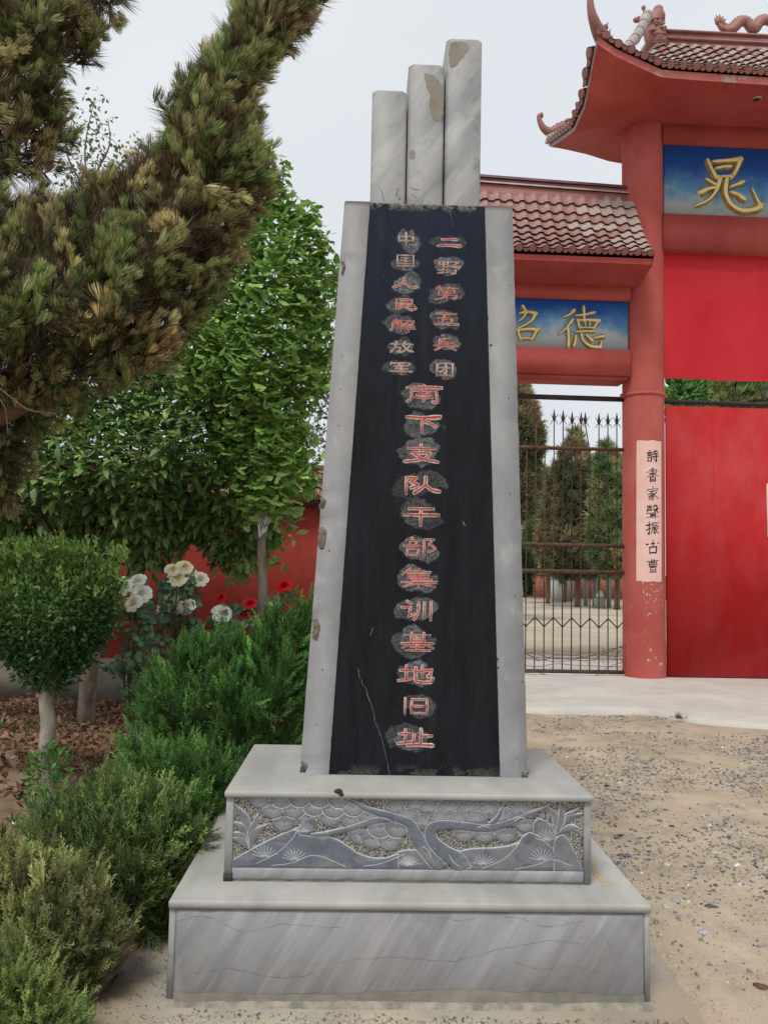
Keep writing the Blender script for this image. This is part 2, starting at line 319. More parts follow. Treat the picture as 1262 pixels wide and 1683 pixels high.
CH = {
'zhong': '15,30 15,62;15,30 85,30;85,30 85,62;15,61 85,61;50,3 50,97',
'guo': '12,8 12,94;10,8 90,8;88,8 88,94;12,91 88,91;28,28 72,28;30,48 70,48;26,72 74,72;50,28 50,72;60,55 67,63',
'ren': '50,6 47,40 30,66 4,86;47,36 60,64 78,82 98,78',
'min': '20,10 80,10;80,10 80,36;20,36 80,36;20,10 20,86;20,86 46,72;20,56 90,56;48,36 58,70 80,91 98,76',
'jie': '25,3 7,28;22,13 44,13;44,13 36,28;12,28 12,68 4,93;12,28 46,28;46,28 46,92;12,48 46,48;12,68 46,68;29,28 29,84;56,12 92,12;92,12 89,38 80,36;72,12 66,30 54,42;62,46 56,58;56,57 94,57;50,75 99,75;75,44 75,98',
'fang': '25,2 31,15;4,26 50,26;24,26 20,62 4,92;22,52 44,52;44,52 42,88 32,85;66,3 52,40;62,26 98,26;86,26 74,64 46,93;58,40 74,70 99,88',
'jun': '12,6 8,24;12,10 88,10;88,10 84,25;22,32 78,32;46,20 28,54;28,54 78,54;4,76 96,76;52,42 52,99',
'er': '20,28 50,24 82,28;3,80 50,74 97,80',
'ye': '8,8 8,48;8,8 44,8;44,8 44,48;8,28 44,28;8,48 44,48;26,8 26,84;8,67 44,67;2,92 50,82;56,10 90,10;90,10 74,28;62,28 75,36;54,44 97,44;97,44 88,58;75,44 76,88 60,94',
'di': '20,0 7,18;16,10 46,10;28,12 33,21;62,0 52,18;58,10 94,10;72,12 77,21;18,27 80,27;80,27 80,42;18,42 80,42;18,42 16,59;16,59 88,59;88,59 85,82 74,80;50,27 50,99;46,62 30,84 4,94',
'wu': '12,12 90,12;46,12 34,88;18,46 76,46;76,46 71,88;2,89 98,89',
'bing': '68,2 30,14;28,12 26,60;28,34 82,34;58,34 58,60;3,61 97,61;34,70 8,97;64,70 94,94',
'tuan': '12,8 12,94;10,8 90,8;88,8 88,94;12,91 88,91;26,36 74,36;56,20 56,78 44,76;56,38 40,58 24,70',
'nan': '3,18 50,14 97,16;50,0 50,30;16,34 16,75 5,94;16,34 84,34;84,34 84,94 74,92;36,40 42,50;64,40 58,50;30,56 70,56;26,71 74,71;50,56 50,92',
'xia': '3,12 50,17 97,10;48,15 47,99;52,38 72,50 86,66',
'zhi': '12,24 88,24;50,2 50,46;22,46 76,46;76,46 56,76 2,92;30,52 60,78 98,90',
'dui': '8,8 8,98;8,8 36,8;36,8 20,32;20,32 40,48 22,64;62,2 58,50 30,95;60,42 76,72 99,82',
'gan': '16,12 84,12;2,46 98,44;50,12 49,99',
'bu': '26,0 31,12;8,16 50,16;18,22 22,36;42,22 36,38;2,42 55,42;12,58 12,94;12,58 46,58;46,58 46,94;12,91 46,91;64,8 64,99;64,8 92,8;92,8 78,34;78,34 98,56 76,74',
'ji': '26,0 4,32;20,18 20,57;20,18 82,18;20,32 76,32;20,45 76,45;20,57 86,57;50,2 55,16;48,18 48,57;2,71 98,71;50,57 50,99;44,75 8,95;56,75 94,93',
'xun': '18,3 29,15;2,36 28,34;28,34 25,82;25,82 42,68;54,8 52,60 40,96;72,10 72,86;92,4 92,98',
'ji2': '14,14 86,14;32,0 32,58;68,0 68,58;32,29 68,29;32,43 68,43;3,58 97,58;30,60 6,84;70,60 97,82;50,60 50,94;32,77 68,77;16,95 86,95',
'di2': '4,32 38,32;22,6 22,80;1,86 42,76;44,42 94,26;94,26 90,62 82,60;68,3 68,70;50,14 50,78 60,93 92,92 99,72',
'jiu': '10,3 10,98;34,10 34,92;34,10 88,10;88,10 88,96;34,50 88,50;34,91 88,91',
'zhi2': '4,30 40,30;22,4 22,78;1,84 40,74;66,2 66,88;66,42 96,40;46,34 46,88;28,93 60,89 99,92'}
def lishu(key, x0, x1, z0, z1, depth, parent):
    mb = MB(); sts = parse(CH[key]); w = x1-x0; h = z1-z0; k = (.043 if len(sts) < 8 else .032)*w
    for i, st in enumerate(sts):
        L = math.hypot((st[-1][0]-st[0][0])*w, (st[-1][1]-st[0][1])*h)/100
        a, b = random.uniform(.85, 1), random.uniform(.95, 1.25)
        if st[0][0] < 6 and st[-1][0] > 94: b = 1.45
        st = [(p[0]+random.uniform(-1, 1), p[1]+random.uniform(-1, 1)) for p in st]
        stroke(mb, st, k*1.42, .0016+i*.00005, depth, w/100, h/100, x0, z1-k*.12, (a, b), 0, .8, wob=.12)
        stroke(mb, st, k*(.46 if w < .105 else .66), .0012, depth+.0014+i*.00005, w/100, h/100, x0, z1+k*.22, (a, b), 1, .8, wob=.15)
    return mb.build('character', [char_rim, char_red if w > .105 else char_faded], parent)

# ------------------------------------------------------------ the monument
mon = thing('stone_monument', 'tall tapered grey marble monument with black inscribed face on a two-step plinth', 'monument', MF.o, MF.yaw)
H1, H2, HT = .361, .700, 3.178
T2, TS = .175, .437                       # front planes of the upper plinth and of the shaft
def rough_box(name, x0, x1, y0, y1, z0, z1, m, parent, j=.002, step=.05, c=.008):
    """a slab whose edges are slightly chipped: front outline sampled and jittered"""
    nx = max(2, int((x1-x0)/step)); nz = max(2, int((z1-z0)/step))
    out = [(x0+(x1-x0)*i/nx, z0) for i in range(nx)] + [(x1, z0+(z1-z0)*i/nz) for i in range(nz)] + [(x1-(x1-x0)*i/nx, z1) for i in range(nx)] + [(x0, z1-(z1-z0)*i/nz) for i in range(nz)]
    n = len(out); cx, cz = (x0+x1)/2, (z0+z1)/2; V = []
    for x, z in out: V.append((x, y1, z))
    for x, z in out: V.append((x, y0+c, z))
    for x, z in out:
        r = c+abs(random.gauss(0, j))+(random.random() < .05)*random.uniform(.004, .012)
        V.append((x+math.copysign(min(r, abs(cx-x)), cx-x) if (x in (x0, x1)) else x, y0, z+math.copysign(r, cz-z) if (z in (z0, z1)) else z))
    f = [(i, (i+1) % n, (i+1) % n+n, i+n) for i in range(n)] + [(i+n, (i+1) % n+n, (i+1) % n+2*n, i+2*n) for i in range(n)]
    f += [tuple(range(2*n, 3*n)), tuple(range(n-1, -1, -1))]
    return mesh_np(name, np.array(V), f, m, parent)
# lower plinth: core, front slab with side returns, ledge slab
lp = box('lower_plinth', -.862, .862, .012, 1.16, -.03, H1-.03, marble_p, mon)
fx0, fx1 = -.862, .868
rough_box('front_slab', fx0+.0185, fx1-.0175, -.004, .012, .012, H1-.032, marble_p, lp)
box('edge_strip', fx0-.006, fx0+.018, 0, .03, .005, H1-.03, marble, lp, c=.004)
box('edge_strip', fx1-.017, fx1+.004, 0, .03, .005, H1-.03, marble, lp, c=.004)
m_ = MB(); m_.box(fx0-.008, fx1+.006, -.010, 1.17, H1-.026, H1, c=.005); m_.build('ledge_slab', ledge_m, lp)
mb = MB()
xs = np.linspace(fx0-.02, fx1+.02, 70)      # lumpy mortar fillet along the foot
V = []; f = []
for i, x in enumerate(xs):
    a = .020+.014*vnoise(np.array(i*.31), np.array(.5), 3)+random.uniform(-.002, .002); h = .012+.012*vnoise(np.array(i*.23), np.array(7.5), 3)+random.uniform(-.002, .002)
    V += [(x, -a, .0), (x, -a*.6, h*.75), (x, -.002, h), (x, .02, h)]
for i in range(len(xs)-1):
    for k in range(3): f.append((i*4+k, i*4+4+k, i*4+5+k, i*4+1+k))
mesh_np('mortar_fillet', np.array(V), f, mortar, lp, True)
stain_m = mat('splashed_mud', (.20, .185, .15), (.30, .28, .235), 9, .9, .3, 80)
V = []; f = []; xs2 = np.linspace(fx0+.02, fx1-.02, 150); hh = .030+.045*fbm(xs2*4, xs2*0+3, 14, 3)
for x, h in zip(xs2, hh): V += [(x, -.0050, .004), (x, -.0050, h)]
f = [(2*i, 2*i+2, 2*i+3, 2*i+1) for i in range(149)]; mesh_np('mud_line', np.array(V), f, stain_m, lp)
# cracks in the front slab as thin dark wandering slivers
def crack(name, pts, w, m, parent, y, n=9, j=.004):
    P = spline(pts, n); V = []; F_ = []
    P = [(p[0]+random.uniform(-j, j), p[1]+random.uniform(-j, j)) for p in P]
    for i, p in enumerate(P):
        q = P[min(i+1, len(P)-1)]; r = P[max(i-1, 0)]; t = np.array((q[0]-r[0], q[1]-r[1])); t /= np.linalg.norm(t)+1e-9
        ww = w*random.uniform(.25, 1); V += [(p[0]-t[1]*ww, y, p[1]+t[0]*ww), (p[0]+t[1]*ww, y, p[1]-t[0]*ww)]
    for i in range(len(P)-1): F_.append((2*i, 2*i+2, 2*i+3, 2*i+1))
    return mesh_np(name, np.array(V), F_, m, parent)
def mp(px, py, v): return MF.hit(px, py, v)
grey_crack = mat('grey_crack', (.10, .10, .10), (.22, .22, .22), 25, .9, 0)
for L_ in ([(290, 1512), (340, 1505), (400, 1530), (470, 1518), (560, 1525)], [(690, 1500), (760, 1512), (800, 1502), (860, 1510), (900, 1522), (960, 1512)],
           [(560, 1580), (640, 1572), (740, 1578), (820, 1560), (900, 1545), (960, 1552)], [(845, 1580), (890, 1592), (935, 1586), (985, 1598)],
           [(310, 1600), (380, 1590), (450, 1606), (520, 1600)], [(420, 1640), (520, 1630), (600, 1640), (680, 1634)], [(985, 1530), (1000, 1550), (1008, 1575)]):
    crack('crack', [mp(x, y, 0) for x, y in L_], .0006, grey_crack, lp, -.0052)
# upper plinth
ux0, ux1 = -.706, .704
up = box('upper_plinth', ux0+.008, ux1-.006, T2+.016, T2+.82, H1, H2-.02, marble_p, mon)
box('edge_strip', ux0, ux0+.030, T2, T2+.03, H1+.004, H2-.022, marble, up, c=.004)
box('edge_strip', ux1-.026, ux1+.002, T2, T2+.03, H1+.004, H2-.022, marble, up, c=.004)
rough_box('foot_strip', ux0+.031, ux1-.027, T2-.002, T2+.016, H1+.008, H1+.05, marble_p, up, j=.003, c=.004)
m_ = MB(); m_.box(ux0-.006, ux1+.008, T2-.012, T2+.83, H2-.022, H2, c=.005); m_.build('ledge_slab', ledge_m, up)
box('mortar_joint', ux0+.01, ux1-.01, T2+.004, T2+.02, H1-.001, H1+.009, mortar, up)
# carved relief: heightfield with colours
def relief():
    A = lambda pts: [(370+x/4.07, 1290+y/4.07) for x, y in pts]
    B = lambda pts: [(670+x/4.07, 1290+y/4.07) for x, y in pts]
    nx, ny = 760, 168
    x0, x1, z0, z1 = ux0+.031, ux1-.027, H1+.051, H2-.023
    gxx = np.linspace(x0, x1, nx); gzz = np.linspace(z0, z1, ny); X, Z = np.meshgrid(gxx, gzz)
    # local -> photo pixels, bilinear from the corners of the panel
    ax, bx, ay, by = 384.0, 962.0, 1437.0, 1313.0
    PX = ax+(X-x0)/(x1-x0)*(bx-ax); PY = ay+(Z-z0)/(z1-z0)*(by-ay)
    hn = fbm(PX*.9, PY*.9, 5, 3); sp = vnoise(PX*1.15, PY*1.15, 9)
    Hh = (hn-.5)*.004-.004
    bgc = np.where((sp > .5)[..., None], np.array((.40, .385, .34)), np.array((.03, .028, .027)))*(.7+.6*hn[..., None])
    blot = fbm(PX*.05, PY*.07, 21, 4)[..., None]
    Cc = bgc.copy()
    slate = np.array((.135, .145, .178))*(.72+.62*blot) + np.array((.05, .04, .02))*(fbm(PX*.03+3, PY*.05, 77, 3)[..., None] > .56)
    greyf = np.array((.185, .19, .205))*(.72+.6*blot)
    white = np.array((.58, .59, .60))
    def dist(poly, closed=False):
        P = np.array(poly); Q = np.roll(P, -1, 0) if closed else P[1:]; P2 = P if closed else P[:-1]
        d = np.full(PX.shape, 1e9); mnx, mxx = P[:, 0].min()-14, P[:, 0].max()+14
        cols = (gxx_px > mnx) & (gxx_px < mxx); sub = np.ix_(np.arange(ny), np.where(cols)[0]); px = PX[sub]; py = PY[sub]; dd = d[sub]
        for a, b in zip(P2, Q):
            v = b-a; L = (v@v)+1e-9; t = np.clip(((px-a[0])*v[0]+(py-a[1])*v[1])/L, 0, 1)
            dd = np.minimum(dd, np.hypot(px-a[0]-t*v[0], py-a[1]-t*v[1]))
        d[sub] = dd; return d
    gxx_px = PX[0]
    def inside(poly):
        P = np.array(poly); r = np.zeros(PX.shape, bool); n = len(P)
        for i in range(n):
            a, b = P[i], P[(i+1) % n]
            if a[1] == b[1]: continue
            c = ((a[1] > PY) != (b[1] > PY)) & (PX < (b[0]-a[0])*(PY-a[1])/(b[1]-a[1])+a[0]); r ^= c
        return r
    nonlocal_ = {'H': Hh, 'C': Cc}
    def line(poly, w=.75, c=white, g=-.0022):
        d = dist(poly); k = np.clip(1.2-d/w, 0, 1)[..., None]; nonlocal_['C'] = nonlocal_['C']*(1-k*.9)+c*k*.9
        nonlocal_['H'] = nonlocal_['H']+np.clip(1-d/(w*1.6), 0, 1)*g
    def fill(poly, c, h=.004, outline=True, m=None):
        m = inside(poly) if m is None else m; e = dist(poly, True); rnd = np.clip(e/5, 0, 1)
        nonlocal_['C'][m] = c[m]; nonlocal_['H'] = np.where(m, h*(.45+.55*np.sqrt(rnd)), nonlocal_['H'])
        if outline: line(list(poly)+[poly[0]])
    def fan(cx, cy, r, a0, a1, nr=8):
        """disc with rays inside between angles a0..a1 (degrees, y up)"""
        th = np.radians(np.linspace(0, 360, 30)); poly = [(cx+r*cos(t), cy-r*sin(t)) for t in th]
        am = (a0+a1)/2; m = (np.hypot(PX-cx, PY-cy) < r)
        dx, dy = cos(radians(am)), -sin(radians(am)); m &= ((PX-cx)*dx+(PY-cy)*dy > -r*.35)
        dd = np.hypot(PX-cx, PY-cy); nonlocal_['C'][m] = greyf[m]; nonlocal_['H'] = np.where(m, .0012+.003*np.sqrt(np.clip(1-dd/r, 0, 1)), nonlocal_['H'])
        arc = [(cx+r*cos(t), cy-r*sin(t)) for t in np.radians(np.linspace(am-95, am+95, 22))]; line(arc, .75)
        for t in np.radians(np.linspace(a0+14, a1-14, nr)):
            line([(cx+r*.22*cos(t), cy-r*.22*sin(t)), (cx+r*.80*cos(t), cy-r*.80*sin(t))], .55, white*.9, -.0012)
    S = 1/4.07
    for x, y in [(390, 262), (555, 225), (700, 222), (835, 232), (950, 208)]: p = A([(x, y)])[0]; fan(p[0], p[1], 78*S, 190, 350)
    for x, y in [(320, 172), (460, 168), (590, 148), (720, 162), (855, 148)]: p = A([(x, y)])[0]; fan(p[0], p[1], 80*S, 190, 350)
    for x, y in [(230, 96), (370, 94), (490, 88), (625, 88), (755, 92)]: p = A([(x, y)])[0]; fan(p[0], p[1], 80*S, 190, 350)
    for x, y in [(900, 345), (985, 375), (1100, 388)]: p = A([(x, y)])[0]; fan(p[0], p[1], 82*S, 195, 345)
    for x, y in [(1035, 290), (1150, 290)]: p = A([(x, y)])[0]; fan(p[0], p[1], 88*S, 195, 345)
    for x, y, r in [(380, 330, 72), (520, 335, 74), (660, 325, 76), (790, 255, 70)]: p = B([(x, y)])[0]; fan(p[0], p[1], r*S, 195, 345)
    for x, y, r in [(-70, 190, 100), (50, 165, 72), (140, 185, 76), (280, 190, 96), (410, 190, 92), (545, 200, 92), (755, 190, 95)]: p = B([(x, y)])[0]; fan(p[0], p[1], r*S, 10, 170)
    for x, y, r in [(10, 240, 80), (100, 285, 84), (210, 255, 80), (345, 258, 82), (455, 255, 84), (655, 245, 95)]: p = B([(x, y)])[0]; fan(p[0], p[1], r*S, 10, 170)
    def blade(base, tip, bend, w, c=greyf):
        b = np.array(base); t = np.array(tip); mid = (b+t)/2+np.array(bend); n = np.array((-(t-b)[1], (t-b)[0])); n = n/np.linalg.norm(n)
        L = [tuple(q) for q in spline([b-n*w*.3, mid-n*w, t], 6)]; R = [tuple(q) for q in spline([t, mid+n*w, b+n*w*.3], 6)]
        fill(L+R, c, .0035)
    for tip, bend in [((50, 140), (30, -40)), ((20, 270), (20, -50)), ((20, 350), (20, -30)), ((215, 215), (-10, 0)), ((290, 285), (-30, -20)), ((20, 390), (20, -20))]:
        b = A([(165, 470)])[0]; t = A([tip])[0]; blade(b, t, (bend[0]*S, bend[1]*S), 26*S)
    for tip, bend in [((1165, 145), (-20, -20)), ((1195, 180), (-30, -30)), ((940, 125), (30, -10)), ((1030, 100), (20, 0)), ((1192, 355), (20, -60)), ((1185, 300), (0, -30))]:
        b = B([(1005, 340)])[0]; t = B([tip])[0]; blade(b, t, (bend[0]*S, bend[1]*S), 24*S)
    # rocks and hills
    fill(A([(485, 360), (490, 310), (520, 265), (560, 240), (600, 240), (615, 270), (600, 330), (560, 365)]), slate)
    fill(A([(60, 600), (60, 545), (180, 470), (300, 400), (400, 350), (480, 320), (500, 360), (560, 370), (700, 375), (760, 400), (820, 440), (890, 490), (960, 515), (1020, 525), (1080, 520), (1160, 490), (1262, 465), (1262, 600)]), slate, .005)
    fill(B([(0-60, 600), (-60, 475), (0, 462), (60, 460), (120, 490), (180, 545), (240, 585), (240, 600)]), slate, .005)
    fill(B([(980, 420), (900, 430), (845, 320), (850, 255), (880, 222), (940, 245), (985, 300), (1000, 370)]), slate, .004)
    fill(B([(990, 600), (985, 400), (1010, 350), (1050, 338), (1090, 380), (1130, 460), (1185, 590), (1190, 600)]), greyf, .0045)
    fill(B([(330, 600), (340, 470), (420, 450), (500, 443), (580, 440), (680, 425), (750, 400), (775, 355), (820, 325), (880, 340), (940, 400), (985, 440), (985, 600)]), slate, .005)
    # twisting pine
    def limb(pts, ws):
        P = [np.array(p) for p in spline(pts, 6)]; w = np.interp(np.linspace(0, 1, len(P)), np.linspace(0, 1, len(ws)), ws); Lf = []; Rt = []
        for i, p in enumerate(P):
            t = P[min(i+1, len(P)-1)]-P[max(i-1, 0)]; t = t/np.linalg.norm(t); n = np.array((-t[1], t[0])); Lf.append(tuple(p-n*w[i])); Rt.append(tuple(p+n*w[i]))
        fill(Lf+Rt[::-1], slate*1.05, .0065)
    limb(B([(560, 275), (610, 215), (650, 115)]), [5, 4, 1])
    limb(A([(570, 362), (700, 350), (850, 310), (980, 262), (1110, 238)]), [2, 4.5, 5, 5.5, 6])
    limb(A([(760, 92), (860, 130), (960, 180), (1110, 222), (1230, 270)])+B([(40, 330), (110, 440), (190, 545), (240, 590)]), [1, 3, 5, 6.5, 8, 10, 12, 12, 9])
    limb(B([(380, 600), (340, 530), (240, 470), (160, 380), (165, 300), (250, 278), (400, 290), (540, 300), (680, 262), (830, 190), (960, 128)]), [14, 14, 12, 10, 9, 8, 7.5, 7, 6, 4, 1])
    for P_ in (A([(220, 565), (350, 490), (440, 400), (480, 335)]), A([(320, 580), (450, 560), (560, 510), (640, 510), (730, 545), (810, 582)]), A([(930, 577), (1050, 555), (1200, 490)]),
               B([(500, 585), (640, 520), (720, 440), (750, 400)]), B([(720, 587), (850, 560), (980, 515), (1110, 560)]), B([(100, 430), (140, 460), (160, 510)]), B([(280, 490), (310, 540), (350, 570)]),
               B([(470, 290), (510, 280), (550, 292)]), B([(720, 240), (760, 215), (800, 225)])): line(spline(P_, 6), .8)
    def tuft(cx, cy, r):
        for t in np.radians(np.linspace(20, 165, 9)): line([(cx+.15*r*cos(t), cy-.15*r*sin(t)), (cx+r*cos(t), cy-r*sin(t))], .6, white*1.1, -.001)
    for x, y, r in [(270, 525, 85), (470, 545, 85), (1235, 575, 70), (530, 345, 70)]: p = A([(x, y)])[0]; tuft(p[0], p[1], r*S)
    for x, y, r in [(510, 560, 75), (905, 525, 85), (935, 385, 85), (5, 560, 60)]: p = B([(x, y)])[0]; tuft(p[0], p[1], r*S)
    Hh = nonlocal_['H']; C_ = np.clip(nonlocal_['C'], .01, .8)
    V = np.stack([X, (T2+.006)-Hh, Z], -1).reshape(-1, 3); idx = np.arange(nx*ny).reshape(ny, nx)
    q = np.stack([idx[:-1, :-1], idx[:-1, 1:], idx[1:, 1:], idx[1:, :-1]], -1).reshape(-1, 4)
    return mesh_np('carved_panel', V, [q], relief_m, up, True, col=C_.reshape(-1, 3))
relief_m = attr_mat('carved_slate', .65, 0, .3, .12, 90, .2)
relief()['label'] = 'panel carved in relief with a twisting pine, hills and grasses'
# shaft: tapered core, two marble edge slabs, black face
XB = (-.459, .503); XT = (-.332, .408); BB = (-.345, .372+.01); BT = (-.216, .288)   # local x at foot and top (frame / black face)
def lerp(a, b, t): return a+(b-a)*t
hB = mp(492, 1272, TS)[0], mp(868, 1278, TS)[0]; hT = mp(566, 332, TS)[0], mp(843, 340, TS)[0]
kB = mp(541, 1276, TS)[0], mp(821, 1277, TS)[0]; kT = mp(609, 333, TS)[0], mp(796, 337, TS)[0]
XB, XT, BB, BT = hB, hT, kB, kT
mb = MB(); D = .42
mb.add([(XB[0]+.02, TS+.02, H2), (XB[1]-.02, TS+.02, H2), (XB[1]-.02, TS+D, H2), (XB[0]+.02, TS+D, H2),
        (XT[0]+.02, TS+.02, HT-.03), (XT[1]-.02, TS+.02, HT-.03), (XT[1]-.02, TS+D*.8, HT-.03), (XT[0]+.02, TS+D*.8, HT-.03)],
       [(4, 5, 6, 7), (0, 1, 5, 4), (1, 2, 6, 5), (2, 3, 7, 6), (3, 0, 4, 7)])
shaft = mb.build('shaft', marble_w, mon)
def edge_slab(a0, a1, b0, b1, chips, seed):
    """marble slab from foot (a0..a1) to top (b0..b1); outer edge first; chips = [(t, depth, span)] along the outer edge"""
    rr = random.Random(seed); n = 110; V = []; f = []; sgn = 1 if a1 > a0 else -1
    for i in range(n+1):
        t = i/n; z = lerp(H2, HT+.002, t); o = lerp(a0, b0, t); e = lerp(a1, b1, t)
        c = .003+abs(rr.gauss(0, .0022))
        for ct, cd, cs in chips: c += cd*max(0, 1-((t-ct)/cs)**2)*(.7+.5*rr.random())
        ci = .001+abs(rr.gauss(0, .0015))
        V += [(o, TS+.30, z), (o, TS+.012+c*.9, z), (o+sgn*c, TS-.006+abs(rr.gauss(0, .0006)), z), (e-sgn*ci, TS-.006, z), (e, TS+.004, z), (e, TS+.05, z)]
    for i in range(n):
        for k in range(5): a = i*6+k; q = (a, a+1, a+7, a+6); f.append(q if sgn > 0 else q[::-1])
    f.append(tuple(n*6+k for k in range(6)) if sgn < 0 else tuple(n*6+k for k in range(5, -1, -1)))
    return mesh_np('edge_slab', np.array(V), f, marble_w, mon)
def tz(py): return (py-1275)/(335-1275)
edge_slab(XB[0], BB[0]-.001, XT[0], BT[0]-.001, [(tz(828), .022, .014), (tz(880), .028, .022), (tz(1032), .022, .018), (tz(1040), .01, .03), (tz(441), .018, .012), (tz(535), .008, .05), (tz(1205), .01, .02), (tz(1262), .02, .012)], 3)
edge_slab(XB[1], BB[1]+.001, XT[1], BT[1]+.001, [(tz(940), .006, .01), (tz(1265), .014, .02), (tz(700), .004, .02), (tz(570), .006, .01)], 4)
chip_m = mat('broken_mortar', (.10, .088, .072), (.24, .21, .17), 45, .95, .8, 120, spec=.05, bdist=.006)
def lump(px0, px1, py0, py1, depth=.010):
    (xa, za), (xb, zb) = mp(px0, py1, TS), mp(px1, py0, TS); n, m_n = 9, 14; V = []; f = []
    for j in range(m_n):
        for i in range(n):
            u, v = i/(n-1), j/(m_n-1); e = max(0, 1-(2*u-1)**4)*max(0, 1-(2*v-1)**4); jx = random.gauss(0, .0012)
            V.append((xa+(xb-xa)*u+jx-.003*sin(v*7), TS-.004-(.0045+.004*random.random())*e+.004*(1-e), za+(zb-za)*v+random.gauss(0, .0012)))
    for j in range(m_n-1):
        for i in range(n-1): a = j*n+i; f.append((a, a+1, a+n+1, a+n))
    mesh_np('chipped_edge', np.array(V), f, chip_m, mon, True)
for c_ in ((525, 536, 818, 838), (522, 538, 866, 906), (513, 527, 1018, 1056), (561, 567, 430, 456), (494, 506, 1252, 1270), (855, 868, 1266, 1277)): lump(*c_)
m_ = MB()
for x, y, r in ((806, 568, .006), (800, 518, .003), (802, 524, .003), (817, 1083, .005), (818, 1097, .005), (835, 655, .003), (838, 812, .003), (548, 560, .003), (556, 700, .003), (560, 640, .0025), (541, 905, .0035), (846, 980, .003), (858, 1120, .003), (530, 1100, .0035), (520, 1190, .003), (838, 470, .0025)):
    p = mp(x, y, TS); m_.ball((p[0], TS-.006, p[1]), (r, .0015, r), seg=7, rings=4)
m_.build('pits', dark_gap, mon, kind='stuff')
# black face: fine grid with a mask of scuffs, chips and blue tint
LAY = []
def lay(sc, ox, oy, rows):
    for key, a, b, c, d in rows: LAY.append((key, ox+a/sc, ox+b/sc, oy+c/sc, oy+d/sc))
lay(4.2077, 580, 320, [('zhong', 300, 435, 262, 355), ('guo', 292, 435, 410, 505), ('ren', 272, 440, 565, 660), ('min', 270, 440, 715, 805), ('jie', 255, 430, 860, 950), ('fang', 255, 418, 1010, 1100), ('jun', 248, 412, 1155, 1245),
    ('er', 580, 750, 285, 375), ('ye', 585, 745, 455, 555), ('di', 565, 735, 635, 735), ('wu', 560, 728, 810, 910), ('bing', 555, 720, 990, 1080), ('tuan', 565, 705, 1160, 1260), ('nan', 365, 615, 1310, 1445), ('xia', 362, 608, 1520, 1650)])
lay(4.854, 580, 700, [('zhi', 405, 685, 140, 305), ('dui', 405, 690, 400, 550), ('gan', 402, 685, 640, 800), ('bu', 402, 660, 890, 1050), ('ji', 385, 665, 1135, 1295)])
lay(4.854, 580, 970, [('xun', 385, 640, 80, 240), ('ji2', 378, 650, 335, 490), ('di2', 365, 640, 590, 745), ('jiu', 392, 615, 855, 995), ('zhi2', 355, 638, 1100, 1250)])
nx, nz_ = 170, 560
tt = np.linspace(0, 1, nz_); ss = np.linspace(0, 1, nx); S_, T_ = np.meshgrid(ss, tt)
XX = (BB[0]+(BT[0]-BB[0])*T_)*(1-S_)+(BB[1]+(BT[1]-BB[1])*T_)*S_; ZZ = H2+.004+(HT-H2-.004)*T_
scuff = np.zeros_like(XX); rr = random.Random(5); rim_add = np.zeros_like(XX)
for key, a, b, c, d in LAY:
    x0, z1 = mp(a, c, TS); x1, z0 = mp(b, d, TS); cx, cz, hw, hh = (x0+x1)/2, (z0+z1)/2, (x1-x0)/2, (z1-z0)/2
    for k in range(3):
        ox, oz = rr.uniform(-.65, .5)*hw, rr.uniform(-.5, .5)*hh; rx, rz = hw*rr.uniform(.6, 1.15), hh*rr.uniform(.85, 1.55)
        if key in ('ji2', 'xun') and k == 0: ox, oz, rx, rz = -hw*.95, 0, hw*.55, hh*1.0
        dd = np.sqrt(((XX-cx-ox)/rx)**2+((ZZ-cz-oz)/rz)**2) + (fbm(XX*26, ZZ*26, 31+k)-.5)*.8
        amt = rr.uniform(.35, 1.0) * (.5 if key in ('dui', 'gan', 'er') else 1)
        scuff = np.maximum(scuff, amt*np.clip((1.0-dd)/.12, 0, 1)); rim_add = np.maximum(rim_add, amt*np.clip(1-abs(dd-.9)/.10, 0, 1))
scuff = np.clip((scuff*.46+rim_add*.32)*(.45+1.0*fbm(XX*16, ZZ*22, 91)), 0, 1)
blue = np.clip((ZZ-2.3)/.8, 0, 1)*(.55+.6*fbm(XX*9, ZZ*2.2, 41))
edge = np.clip(1-(HT-ZZ)/.035, 0, 1)*(fbm(XX*30, ZZ*30, 51) > .45)*.8 + np.clip(1-(ZZ-H2)/.05, 0, 1)*.25*(fbm(XX*12, ZZ*20, 52) > .5)
def seg_d(P):
    d = np.full(XX.shape, 9.)
    for p, q in zip(P[:-1], P[1:]):
        a = np.array(p); v = np.array(q)-a; t = np.clip(((XX-a[0])*v[0]+(ZZ-a[1])*v[1])/(v@v), 0, 1); d = np.minimum(d, np.hypot(XX-a[0]-t*v[0], ZZ-a[1]-t*v[1]))
    return d
mcol = np.stack([scuff, blue, np.clip(edge, 0, 1)], -1)
